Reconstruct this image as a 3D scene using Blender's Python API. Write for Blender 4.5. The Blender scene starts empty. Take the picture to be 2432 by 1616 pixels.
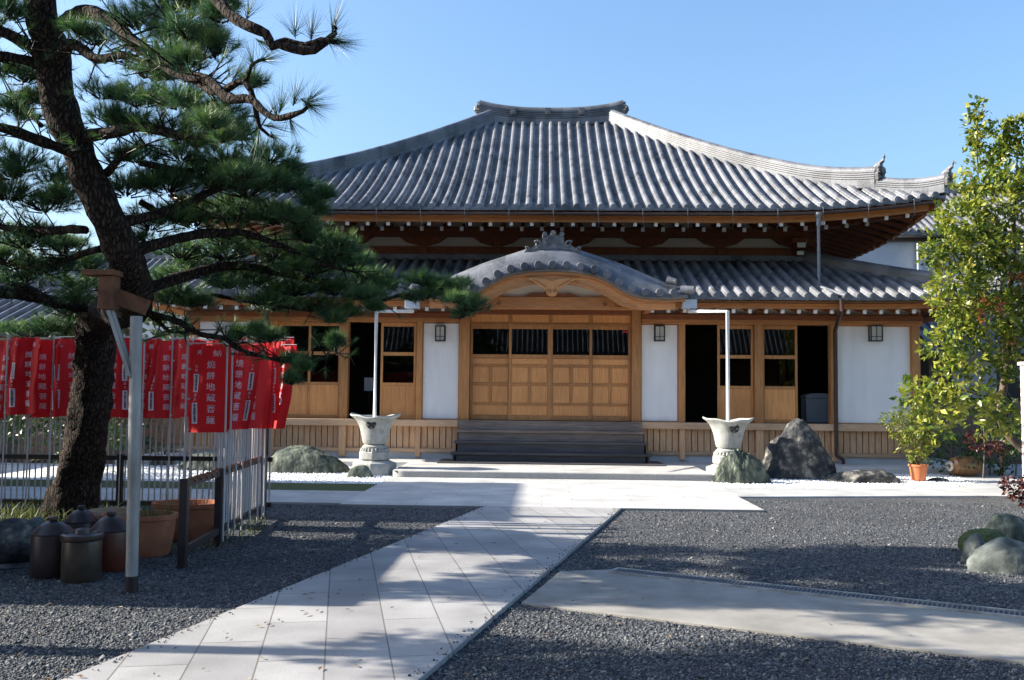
import bpy, math, random
import numpy as np
from mathutils import Vector, Matrix, noise as mnoise

random.seed(11); RNG = np.random.default_rng(11)
PI = math.pi
sc = bpy.context.scene
col = sc.collection

# ------------------------------------------------------------------ camera
F, W0, H0 = 2250.0, 2432.0, 1616.0
PITCH, ROLL, YAW = math.atan(132/F), 0.0100, math.atan(74/F)
CAM = Vector((0, 0, 1.6))
CM = Matrix.Rotation(YAW, 3, 'Z') @ Matrix.Rotation(PI/2+PITCH, 3, 'X') @ Matrix.Rotation(ROLL, 3, 'Z')
cd = bpy.data.cameras.new('camera'); cam = bpy.data.objects.new('camera', cd); col.objects.link(cam)
cd.sensor_width = 36; cd.lens = 36*F/W0; cd.clip_end = 3000; cd.clip_start = 0.05
cam.matrix_world = Matrix.Translation(CAM) @ CM.to_4x4()
sc.camera = cam

# ------------------------------------------------------------------ light
SUN_EL, SUN_AZ = math.radians(28.0), math.radians(1.0)      # azimuth: from -X, turned slightly behind the hall
to_sun = Vector((-math.cos(SUN_EL)*math.cos(SUN_AZ), math.cos(SUN_EL)*math.sin(SUN_AZ), math.sin(SUN_EL)))
sd = bpy.data.lights.new('sun', 'SUN'); sun = bpy.data.objects.new('sun', sd); col.objects.link(sun)
sd.energy = 5.0; sd.angle = math.radians(0.5); sd.color = (1.0, 0.93, 0.82)
sun.rotation_euler = to_sun.to_track_quat('Z', 'Y').to_euler(); sun.location = (-30, 10, 30)
wd = bpy.data.worlds.new('World'); sc.world = wd; wd.use_nodes = True
wn = wd.node_tree; bg = wn.nodes['Background']
sky = wn.nodes.new('ShaderNodeTexSky'); sky.sky_type = 'NISHITA'; sky.sun_disc = False
sky.sun_elevation = SUN_EL; sky.sun_rotation = math.atan2(to_sun.x, to_sun.y)
sky.air_density = 1.3; sky.dust_density = 2.6; sky.ozone_density = 6.0
wn.links.new(sky.outputs[0], bg.inputs[0]); bg.inputs[1].default_value = 0.11
sc.view_settings.view_transform = 'Standard'; sc.view_settings.look = 'None'
sc.view_settings.gamma = 1; sc.view_settings.use_curve_mapping = False
sc.view_settings.exposure = 1.4
sc.cycles.max_bounces = 6; sc.cycles.transparent_max_bounces = 12

def ray(px, py): return CM @ Vector(((px-W0/2)/F, -(py-H0/2)/F, -1.0))
def at(px, py, Y):
    d = ray(px, py); return CAM + d*(Y/d.y)
def G(px, py, z=0.0):
    d = ray(px, py); return CAM + d*((z-1.6)/d.z)

# ------------------------------------------------------------------ materials
MAT = {}
def mat(name, c, rough=0.7, c2=None, scale=6.0, stretch=(1,1,1), bump=0.0, bscale=None, metal=0.0, detail=4, coord='Object', c3=None, voro=False, mixpos=(0.35,0.65), trans=0.0, spec=None):
    m = bpy.data.materials.new(name); m.use_nodes = True; nt = m.node_tree; N = nt.nodes; L = nt.links
    b = N['Principled BSDF']; b.inputs['Roughness'].default_value = rough; b.inputs['Metallic'].default_value = metal
    if spec is not None: b.inputs['Specular IOR Level'].default_value = spec
    b.inputs['Base Color'].default_value = (*c, 1)
    if c2 or bump:
        tc = N.new('ShaderNodeTexCoord'); mp = N.new('ShaderNodeMapping'); mp.inputs['Scale'].default_value = stretch
        if coord == 'World':
            ge = N.new('ShaderNodeNewGeometry'); L.new(ge.outputs['Position'], mp.inputs[0])
        else: L.new(tc.outputs[coord], mp.inputs[0])
        if voro:
            tx = N.new('ShaderNodeTexVoronoi'); tx.inputs['Scale'].default_value = scale
            sep = N.new('ShaderNodeSeparateColor'); L.new(tx.outputs['Color'], sep.inputs[0]); fac = sep.outputs[0]
        else:
            tx = N.new('ShaderNodeTexNoise'); tx.inputs['Scale'].default_value = scale; tx.inputs['Detail'].default_value = detail
            tx.inputs['Roughness'].default_value = 0.62; fac = tx.outputs[0]
        L.new(mp.outputs[0], tx.inputs['Vector'])
        if c2:
            r = N.new('ShaderNodeValToRGB'); e = r.color_ramp.elements
            e[0].position, e[1].position = mixpos; e[0].color = (*c, 1); e[1].color = (*c2, 1)
            if c3:
                k = r.color_ramp.elements.new((mixpos[0]+mixpos[1])/2); k.color = (*c3, 1)
            L.new(fac, r.inputs[0])
            if name.startswith('wood'):       # board to board variation
                oi = N.new('ShaderNodeObjectInfo'); mv = N.new('ShaderNodeMapRange'); mv.inputs[3].default_value = 0.78; mv.inputs[4].default_value = 1.12; L.new(oi.outputs['Random'], mv.inputs[0])
                nb = N.new('ShaderNodeTexNoise'); nb.inputs['Scale'].default_value = 0.8; nb.inputs['Detail'].default_value = 5; L.new(mp.inputs[0].links[0].from_socket, nb.inputs['Vector'])
                mb_ = N.new('ShaderNodeMapRange'); mb_.inputs[1].default_value = 0.35; mb_.inputs[2].default_value = 0.65; mb_.inputs[3].default_value = 0.84; mb_.inputs[4].default_value = 1.08; L.new(nb.outputs[0], mb_.inputs[0])
                mu = N.new('ShaderNodeMath'); mu.operation = 'MULTIPLY'; L.new(mv.outputs[0], mu.inputs[0]); L.new(mb_.outputs[0], mu.inputs[1])
                vs_ = N.new('ShaderNodeVectorMath'); vs_.operation = 'SCALE'; L.new(r.outputs[0], vs_.inputs[0]); L.new(mu.outputs[0], vs_.inputs['Scale']); L.new(vs_.outputs[0], b.inputs['Base Color'])
            else: L.new(r.outputs[0], b.inputs['Base Color'])
        if bump:
            t2 = N.new('ShaderNodeTexVoronoi' if voro else 'ShaderNodeTexNoise'); t2.inputs['Scale'].default_value = bscale or scale
            if not voro: t2.inputs['Detail'].default_value = detail
            L.new(mp.outputs[0], t2.inputs['Vector'])
            bp = N.new('ShaderNodeBump'); bp.inputs['Strength'].default_value = min(1, bump); bp.inputs['Distance'].default_value = 0.02
            if voro: bp.invert = True
            L.new(t2.outputs[0], bp.inputs['Height']); L.new(bp.outputs[0], b.inputs['Normal'])
    MAT[name] = m; return m

wood_v = mat('wood_vertical', (0.40,0.165,0.048), 0.5, (0.58,0.275,0.095), 5, (9,9,0.6), 0.12, coord='World')
wood_h = mat('wood_horizontal', (0.38,0.145,0.040), 0.5, (0.55,0.24,0.08), 5, (0.6,9,9), 0.12, coord='World')
wood_panel = mat('wood_panel', (0.58,0.235,0.070), 0.45, (0.74,0.355,0.125), 6, (12,12,0.5), 0.06, coord='World')
wood_dark = mat('wood_red_brown', (0.17,0.045,0.013), 0.6, (0.27,0.085,0.026), 5, (2,2,6), 0.1, coord='World')  # dark red-brown timber for eaves, rafters and brackets
wood_grey = mat('wood_weathered', (0.17,0.125,0.10), 0.65, (0.30,0.235,0.19), 5, (0.5,8,8), 0.2, coord='World')
wood_step = mat('wood_step_dark', (0.045,0.045,0.050), 0.55, (0.10,0.096,0.098), 4, (0.4,8,8), 0.2, coord='World')
wood_slat = mat('wood_slat', (0.50,0.28,0.14), 0.6, (0.68,0.43,0.25), 5, (10,10,0.8), 0.1, coord='World')
wood_sill = mat('wood_sill', (0.46,0.28,0.16), 0.6, (0.60,0.40,0.25), 5, (0.6,9,9), 0.12, coord='World')
plaster = mat('plaster', (0.76,0.755,0.75), 0.85, (0.88,0.88,0.885), 2.2, (1,1,0.18), 0.03, 60, coord='World')
plaster_cream = mat('plaster_cream', (0.62,0.57,0.47), 0.85, (0.70,0.65,0.55), 2, bump=0.03, coord='World')
white_paint = mat('white_paint', (0.80,0.80,0.78), 0.5)
tile = bpy.data.materials.new('roof_tile'); tile.use_nodes = True
def _tile():
    N = tile.node_tree.nodes; L = tile.node_tree.links; b = N['Principled BSDF']; b.inputs['Roughness'].default_value = 0.42
    ge = N.new('ShaderNodeNewGeometry')
    sn = N.new('ShaderNodeVectorMath'); sn.operation = 'SNAP'; sn.inputs[1].default_value = (0.275,0.235,0.4); L.new(ge.outputs['Position'], sn.inputs[0])
    wn_ = N.new('ShaderNodeTexWhiteNoise'); L.new(sn.outputs[0], wn_.inputs[0])
    n1 = N.new('ShaderNodeTexNoise'); n1.inputs['Scale'].default_value = 1.3; n1.inputs['Detail'].default_value = 8; L.new(ge.outputs['Position'], n1.inputs['Vector'])
    n2 = N.new('ShaderNodeTexNoise'); n2.inputs['Scale'].default_value = 22; n2.inputs['Detail'].default_value = 4; L.new(ge.outputs['Position'], n2.inputs['Vector'])
    a = N.new('ShaderNodeMath'); a.operation='MULTIPLY_ADD'; a.inputs[1].default_value = 0.2; L.new(wn_.outputs['Value'], a.inputs[0]); L.new(n1.outputs[0], a.inputs[2])
    a2 = N.new('ShaderNodeMath'); a2.operation='MULTIPLY_ADD'; a2.inputs[1].default_value = 0.35; L.new(n2.outputs[0], a2.inputs[0]); L.new(a.outputs[0], a2.inputs[2])
    r = N.new('ShaderNodeValToRGB'); e = r.color_ramp.elements; e[0].position = 0.50; e[0].color = (0.032,0.035,0.042,1); e[1].position = 0.92; e[1].color = (0.165,0.17,0.185,1)
    L.new(a2.outputs[0], r.inputs[0]); L.new(r.outputs[0], b.inputs['Base Color'])
    rr = N.new('ShaderNodeMapRange'); rr.inputs[1].default_value=.3; rr.inputs[2].default_value=.7; rr.inputs[3].default_value=.32; rr.inputs[4].default_value=.55; L.new(n2.outputs[0], rr.inputs[0]); L.new(rr.outputs[0], b.inputs['Roughness'])
    bp = N.new('ShaderNodeBump'); bp.inputs['Strength'].default_value = 0.25; bp.inputs['Distance'].default_value = 0.01; L.new(n2.outputs[0], bp.inputs['Height']); L.new(bp.outputs[0], b.inputs['Normal'])
_tile()
tile_orn = mat('roof_tile_ornament', (0.10,0.10,0.105), 0.5, (0.19,0.185,0.18), 9, bump=0.3, bscale=25, coord='World')
copper = mat('gutter_copper', (0.055,0.042,0.04), 0.4, (0.085,0.06,0.052), 5, metal=0.4)
pipe_dark = mat('pipe_brown', (0.035,0.018,0.014), 0.4, (0.06,0.03,0.022), 4)
pipe_grey = mat('pipe_grey', (0.14,0.15,0.17), 0.4)
pipe_white = mat('pipe_white', (0.62,0.62,0.60), 0.4, (0.72,0.72,0.70), 4)
steel = mat('box_steel', (0.52,0.56,0.60), 0.45, metal=0.3)
concrete = mat('concrete', (0.42,0.41,0.385), 0.9, (0.52,0.505,0.475), 3.5, bump=0.15, bscale=120, coord='World', detail=7)
concrete_slab = mat('concrete_slab', (0.20,0.188,0.165), 0.9, (0.30,0.282,0.25), 2.2, bump=0.15, bscale=140, coord='World', detail=8)
foundation = mat('foundation', (0.40,0.41,0.42), 0.85, (0.48,0.48,0.48), 2, coord='World', detail=6)
granite = mat('granite', (0.36,0.36,0.35), 0.75, (0.56,0.55,0.53), 90, bump=0.3, bscale=140, coord='World', detail=3)
granite_rough = mat('granite_rough', (0.24,0.24,0.235), 0.85, (0.42,0.41,0.39), 60, bump=0.5, bscale=50, coord='World', detail=5)
basin_stone = mat('basin_stone', (0.26,0.265,0.245), 0.9, (0.44,0.435,0.40), 7, bump=0.25, bscale=90, coord='Object', detail=7)
emblem_black = mat('emblem_black', (0.02,0.02,0.02), 0.6)
rock_dark = mat('rock_dark', (0.016,0.018,0.022), 0.85, (0.26,0.235,0.19), 5.5, bump=1.0, bscale=16, detail=10, c3=(0.06,0.06,0.058), mixpos=(0.40,0.66))
rock_green = mat('rock_green', (0.016,0.024,0.018), 0.85, (0.21,0.23,0.16), 5.0, (1.6,1.6,0.5), 1.0, 13, detail=10, c3=(0.065,0.08,0.06), mixpos=(0.38,0.68))
rock_pale = mat('rock_pale', (0.04,0.05,0.047), 0.85, (0.19,0.205,0.18), 5, bump=0.9, bscale=10, detail=8)
moss = mat('moss', (0.03,0.05,0.012), 0.95, (0.075,0.10,0.03), 30, bump=1.0, bscale=70, coord='World')
soil = mat('soil', (0.03,0.024,0.016), 0.95, (0.06,0.05,0.035), 20, bump=0.8, bscale=60, coord='World')
terracotta = mat('terracotta', (0.27,0.085,0.035), 0.7, (0.40,0.15,0.07), 5, bump=0.1, bscale=40, detail=6)
terracotta_pot = mat('terracotta_orange', (0.50,0.15,0.055), 0.7, (0.58,0.20,0.08), 5)
black_glaze = mat('black_glaze', (0.02,0.016,0.018), 0.35, (0.05,0.03,0.026), 6, bump=0.1)
black_iron = mat('black_iron', (0.012,0.011,0.012), 0.45, (0.03,0.02,0.018), 8)
rust = mat('rust', (0.22,0.07,0.03), 0.8, (0.34,0.13,0.06), 20)
picket_mat = mat('picket_grey', (0.34,0.31,0.29), 0.5, (0.50,0.47,0.44), 8)
pole_mat = mat('flag_pole', (0.50,0.48,0.47), 0.4)
galv = mat('galvanised_post', (0.20,0.20,0.18), 0.55, (0.40,0.41,0.40), 5, (1,1,0.3), metal=0.3, detail=7)
old_wood = mat('old_wood', (0.07,0.028,0.012), 0.85, (0.17,0.075,0.035), 6, (1,1,1), 0.3, 20, detail=7)
flag_white = mat('flag_lettering', (0.70,0.60,0.66), 0.7)
flag_ink = mat('flag_ink', (0.05,0.05,0.06), 0.7)
flag_green = mat('flag_green', (0.03,0.20,0.08), 0.7)
bark = bpy.data.materials.new('pine_bark'); bark.use_nodes = True
def _bark():
    N = bark.node_tree.nodes; L = bark.node_tree.links; b = N['Principled BSDF']; b.inputs['Roughness'].default_value = 0.95; b.inputs['Specular IOR Level'].default_value = 0.2
    tc = N.new('ShaderNodeTexCoord'); n0 = N.new('ShaderNodeTexNoise'); n0.inputs['Scale'].default_value = 6; n0.inputs['Detail'].default_value = 6
    L.new(tc.outputs['Object'], n0.inputs['Vector'])
    sc_ = N.new('ShaderNodeVectorMath'); sc_.operation = 'SCALE'; sc_.inputs['Scale'].default_value = 0.10; L.new(n0.outputs['Color'], sc_.inputs[0])
    ad = N.new('ShaderNodeVectorMath'); L.new(tc.outputs['Object'], ad.inputs[0]); L.new(sc_.outputs[0], ad.inputs[1])
    mp = N.new('ShaderNodeMapping'); mp.inputs['Scale'].default_value = (1,1,0.33); L.new(ad.outputs[0], mp.inputs[0])
    v = N.new('ShaderNodeTexVoronoi'); v.feature = 'DISTANCE_TO_EDGE'; v.inputs['Scale'].default_value = 30; L.new(mp.outputs[0], v.inputs['Vector'])
    r = N.new('ShaderNodeValToRGB'); e = r.color_ramp.elements; e[0].position = 0.02; e[0].color = (0.012,0.009,0.007,1); e[1].position = 0.22; e[1].color = (0.052,0.037,0.028,1)
    L.new(v.outputs['Distance'], r.inputs[0])
    n1 = N.new('ShaderNodeTexNoise'); n1.inputs['Scale'].default_value = 45; n1.inputs['Detail'].default_value = 5; L.new(mp.outputs[0], n1.inputs['Vector'])
    mr = N.new('ShaderNodeMapRange'); mr.inputs[1].default_value=.3; mr.inputs[2].default_value=.7; mr.inputs[3].default_value=.5; mr.inputs[4].default_value=1.5; L.new(n1.outputs[0], mr.inputs[0])
    m = N.new('ShaderNodeVectorMath'); m.operation='SCALE'; L.new(r.outputs[0], m.inputs[0]); L.new(mr.outputs[0], m.inputs['Scale']); L.new(m.outputs[0], b.inputs['Base Color'])
    cl = N.new('ShaderNodeMath'); cl.operation='MINIMUM'; cl.inputs[1].default_value = 0.2; L.new(v.outputs['Distance'], cl.inputs[0])
    bp = N.new('ShaderNodeBump'); bp.inputs['Strength'].default_value = 1; bp.inputs['Distance'].default_value = 0.09; L.new(cl.outputs[0], bp.inputs['Height'])
    b2 = N.new('ShaderNodeBump'); b2.inputs['Strength'].default_value = 0.7; b2.inputs['Distance'].default_value = 0.02; L.new(n1.outputs[0], b2.inputs['Height']); L.new(bp.outputs[0], b2.inputs['Normal']); L.new(b2.outputs[0], b.inputs['Normal'])
_bark()
bark2 = mat('bark_brown', (0.07,0.05,0.035), 0.9, (0.18,0.13,0.09), 12, bump=0.6, bscale=25)
cut_bark = mat('pale_cut_bark', (0.28,0.21,0.14), 0.9, (0.45,0.36,0.26), 30, bump=0.8, bscale=40)
lantern_glass = mat('lantern_glass', (0.50,0.50,0.46), 0.5)
cloth_white = mat('box_white', (0.42,0.43,0.44), 0.6)
brown_jar = mat('brown_jar', (0.20,0.09,0.03), 0.3, (0.34,0.18,0.07), 6)
jar_white = mat('jar_white', (0.60,0.56,0.48), 0.4)
wall_grey = mat('render_grey', (0.42,0.44,0.47), 0.85, (0.50,0.52,0.54), 1.5)
wall_white = mat('render_white', (0.68,0.70,0.72), 0.85, (0.75,0.76,0.78), 1.5)
wall_brown = mat('render_brown', (0.16,0.11,0.08), 0.85)
red_sticker = mat('red_sticker', (0.5,0.02,0.02), 0.6)
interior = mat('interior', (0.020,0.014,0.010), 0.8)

def leafmat(name, cols, tl=0.35, rough=0.5):
    m = bpy.data.materials.new(name); m.use_nodes = True; nt = m.node_tree; N = nt.nodes; L = nt.links
    for n in list(N): N.remove(n)
    out = N.new('ShaderNodeOutputMaterial'); at_ = N.new('ShaderNodeAttribute'); at_.attribute_name = 'rnd'
    r = N.new('ShaderNodeValToRGB'); e = r.color_ramp.elements
    e[0].color = (*cols[0], 1); e[1].color = (*cols[-1], 1)
    for i, c in enumerate(cols[1:-1]):
        k = r.color_ramp.elements.new((i+1)/(len(cols)-1)); k.color = (*c, 1)
    L.new(at_.outputs['Fac'], r.inputs[0])
    p = N.new('ShaderNodeBsdfPrincipled'); p.inputs['Roughness'].default_value = rough; L.new(r.outputs[0], p.inputs['Base Color'])
    t = N.new('ShaderNodeBsdfTranslucent'); L.new(r.outputs[0], t.inputs[0])
    mx = N.new('ShaderNodeMixShader'); mx.inputs[0].default_value = tl
    L.new(p.outputs[0], mx.inputs[1]); L.new(t.outputs[0], mx.inputs[2]); L.new(mx.outputs[0], out.inputs[0])
    MAT[name] = m; return m
red = [leafmat('flag_red%d' % i, [c, tuple(x*1.15 for x in c), c], 0.35, 0.7) for i, c in enumerate(((0.72,0.010,0.016),(0.66,0.020,0.025),(0.76,0.035,0.035),(0.60,0.006,0.012)))]
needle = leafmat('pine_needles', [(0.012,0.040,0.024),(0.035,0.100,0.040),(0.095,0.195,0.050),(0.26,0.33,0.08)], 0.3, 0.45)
leaf = leafmat('leaves_yellow_green', [(0.04,0.09,0.012),(0.14,0.19,0.02),(0.30,0.32,0.035),(0.48,0.44,0.08)], 0.4, 0.35)
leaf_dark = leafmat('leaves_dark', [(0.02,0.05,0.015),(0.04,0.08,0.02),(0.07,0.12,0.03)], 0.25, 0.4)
leaf_rust = leafmat('leaves_rust', [(0.20,0.05,0.02),(0.32,0.10,0.03),(0.38,0.16,0.05)], 0.35, 0.5)
leaf_maple = leafmat('leaves_maple', [(0.03,0.008,0.008),(0.07,0.015,0.012),(0.13,0.03,0.02)], 0.25, 0.5)
leaf_bg = leafmat('leaves_background', [(0.05,0.09,0.03),(0.09,0.14,0.05),(0.13,0.18,0.07)], 0.3, 0.6)
grassm = leafmat('grass_blades', [(0.05,0.07,0.015),(0.10,0.13,0.03),(0.22,0.22,0.09)], 0.3, 0.6)
drym = leafmat('dry_stems', [(0.30,0.22,0.12),(0.40,0.33,0.20)], 0.2, 0.7)
stonemat = leafmat('gravel_stones', [(0.022,0.026,0.033),(0.048,0.053,0.061),(0.085,0.09,0.095),(0.23,0.225,0.21)], 0.0, 0.8)
whitestone = leafmat('white_stones', [(0.62,0.62,0.62),(0.76,0.76,0.75),(0.84,0.84,0.82)], 0.0, 0.8)

def glassmat():
    m = bpy.data.materials.new('window_glass'); m.use_nodes = True; N = m.node_tree.nodes; L = m.node_tree.links
    for n in list(N): N.remove(n)
    out = N.new('ShaderNodeOutputMaterial'); g = N.new('ShaderNodeBsdfGlossy'); g.inputs['Roughness'].default_value = 0.01
    t = N.new('ShaderNodeBsdfTransparent'); t.inputs[0].default_value = (0.85,0.87,0.86,1)
    fr = N.new('ShaderNodeFresnel'); fr.inputs[0].default_value = 1.33
    mx = N.new('ShaderNodeMixShader'); L.new(fr.outputs[0], mx.inputs[0]); L.new(t.outputs[0], mx.inputs[1]); L.new(g.outputs[0], mx.inputs[2]); L.new(mx.outputs[0], out.inputs[0])
    return m
glass = glassmat()

def gravelmat(name, ramp, scale, bump):
    m = bpy.data.materials.new(name); m.use_nodes = True; N = m.node_tree.nodes; L = m.node_tree.links
    b = N['Principled BSDF']; b.inputs['Roughness'].default_value = 0.85
    ge = N.new('ShaderNodeNewGeometry')
    v = N.new('ShaderNodeTexVoronoi'); v.inputs['Scale'].default_value = scale; L.new(ge.outputs['Position'], v.inputs['Vector'])
    s = N.new('ShaderNodeSeparateColor'); L.new(v.outputs['Color'], s.inputs[0])
    r = N.new('ShaderNodeValToRGB'); e = r.color_ramp.elements; e[0].color = (*ramp[0],1); e[1].color = (*ramp[-1],1)
    for i, c in enumerate(ramp[1:-1]):
        k = e.new((i+1)/(len(ramp)-1)); k.color = (*c,1)
    L.new(s.outputs[0], r.inputs[0])
    n4 = N.new('ShaderNodeTexNoise'); n4.inputs['Scale'].default_value = 0.9; n4.inputs['Detail'].default_value = 6; L.new(ge.outputs['Position'], n4.inputs['Vector'])
    m4 = N.new('ShaderNodeMapRange'); m4.inputs[1].default_value=.35; m4.inputs[2].default_value=.65; m4.inputs[3].default_value=.75; m4.inputs[4].default_value=1.2; L.new(n4.outputs[0], m4.inputs[0])
    v4 = N.new('ShaderNodeVectorMath'); v4.operation='SCALE'; L.new(r.outputs[0], v4.inputs[0]); L.new(m4.outputs[0], v4.inputs['Scale']); L.new(v4.outputs[0], b.inputs['Base Color'])
    n2 = N.new('ShaderNodeTexNoise'); n2.inputs['Scale'].default_value = 3.0; n2.inputs['Detail'].default_value = 4; L.new(ge.outputs['Position'], n2.inputs['Vector'])
    bp = N.new('ShaderNodeBump'); bp.invert = True; bp.inputs['Strength'].default_value = bump; bp.inputs['Distance'].default_value = 0.02
    L.new(v.outputs['Distance'], bp.inputs['Height'])
    bp2 = N.new('ShaderNodeBump'); bp2.inputs['Strength'].default_value = 0.5; bp2.inputs['Distance'].default_value = 0.05
    L.new(n2.outputs[0], bp2.inputs['Height']); L.new(bp.outputs[0], bp2.inputs['Normal']); L.new(bp2.outputs[0], b.inputs['Normal'])
    MAT[name] = m; return m
gravel_m = gravelmat('gravel_grey', [(0.020,0.024,0.030),(0.042,0.047,0.053),(0.062,0.066,0.072),(0.14,0.138,0.13)], 42, 1.0)
white_gravel_m = gravelmat('gravel_white', [(0.60,0.60,0.60),(0.72,0.72,0.71),(0.84,0.84,0.82)], 26, 0.7)

def pavermat(name, ang, bw, bh, c1, c2, joint, sq=0.5, off=(0,0)):
    m = bpy.data.materials.new(name); m.use_nodes = True; N = m.node_tree.nodes; L = m.node_tree.links
    b = N['Principled BSDF']; b.inputs['Roughness'].default_value = 0.75
    ge = N.new('ShaderNodeNewGeometry'); mp = N.new('ShaderNodeMapping'); mp.inputs['Rotation'].default_value = (0,0,ang); mp.inputs['Location'].default_value = (off[0],off[1],0)
    L.new(ge.outputs['Position'], mp.inputs[0])
    br = N.new('ShaderNodeTexBrick'); br.inputs['Scale'].default_value = 1; br.inputs['Brick Width'].default_value = bw; br.inputs['Row Height'].default_value = bh
    br.inputs['Mortar Size'].default_value = 0.005; br.inputs['Mortar Smooth'].default_value = 0.1; br.offset = sq; br.inputs['Bias'].default_value = -0.1
    br.inputs['Color1'].default_value = (*c1,1); br.inputs['Color2'].default_value = (*c2,1); br.inputs['Mortar'].default_value = (*joint,1)
    L.new(mp.outputs[0], br.inputs[0])
    n = N.new('ShaderNodeTexNoise'); n.inputs['Scale'].default_value = 120; n.inputs['Detail'].default_value = 3; L.new(ge.outputs['Position'], n.inputs['Vector'])
    n3 = N.new('ShaderNodeTexNoise'); n3.inputs['Scale'].default_value = 1.7; n3.inputs['Detail'].default_value = 7; L.new(ge.outputs['Position'], n3.inputs['Vector'])
    mr = N.new('ShaderNodeMapRange'); mr.inputs[1].default_value = 0.3; mr.inputs[2].default_value = 0.7; mr.inputs[3].default_value = 0.86; mr.inputs[4].default_value = 1.12; L.new(n.outputs[0], mr.inputs[0])
    mr3 = N.new('ShaderNodeMapRange'); mr3.inputs[1].default_value = 0.3; mr3.inputs[2].default_value = 0.7; mr3.inputs[3].default_value = 0.74; mr3.inputs[4].default_value = 1.12; L.new(n3.outputs[0], mr3.inputs[0])
    mm = N.new('ShaderNodeMath'); mm.operation = 'MULTIPLY'; L.new(mr.outputs[0], mm.inputs[0]); L.new(mr3.outputs[0], mm.inputs[1])
    mx = N.new('ShaderNodeVectorMath'); mx.operation = 'SCALE'; L.new(br.outputs[0], mx.inputs[0]); L.new(mm.outputs[0], mx.inputs['Scale']); L.new(mx.outputs[0], b.inputs['Base Color'])
    bp = N.new('ShaderNodeBump'); bp.invert = True; bp.inputs['Strength'].default_value = 0.6; bp.inputs['Distance'].default_value = 0.006; L.new(br.outputs['Fac'], bp.inputs['Height'])
    bp2 = N.new('ShaderNodeBump'); bp2.inputs['Strength'].default_value = 0.25; bp2.inputs['Distance'].default_value = 0.004; L.new(n.outputs[0], bp2.inputs['Height']); L.new(bp.outputs[0], bp2.inputs['Normal']); L.new(bp2.outputs[0], b.inputs['Normal'])
    return m

# ------------------------------------------------------------------ mesh helpers
def world_origin(o):
    v = Vector((0,0,0))
    while o is not None:
        v = v + o.location; o = o.parent
    return v

def props(o, label=None, cat=None, group=None, kind=None):
    if label: o['label'] = label
    if cat: o['category'] = cat
    if group: o['group'] = group
    if kind: o['kind'] = kind
    return o

def link_mesh(name, me, m, parent=None, loc=None):
    o = bpy.data.objects.new(name, me); col.objects.link(o)
    for x in (m if isinstance(m, (list, tuple)) else [m]): me.materials.append(x)
    if parent is not None: o.parent = parent
    if loc is not None: o.location = loc
    return o

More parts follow.
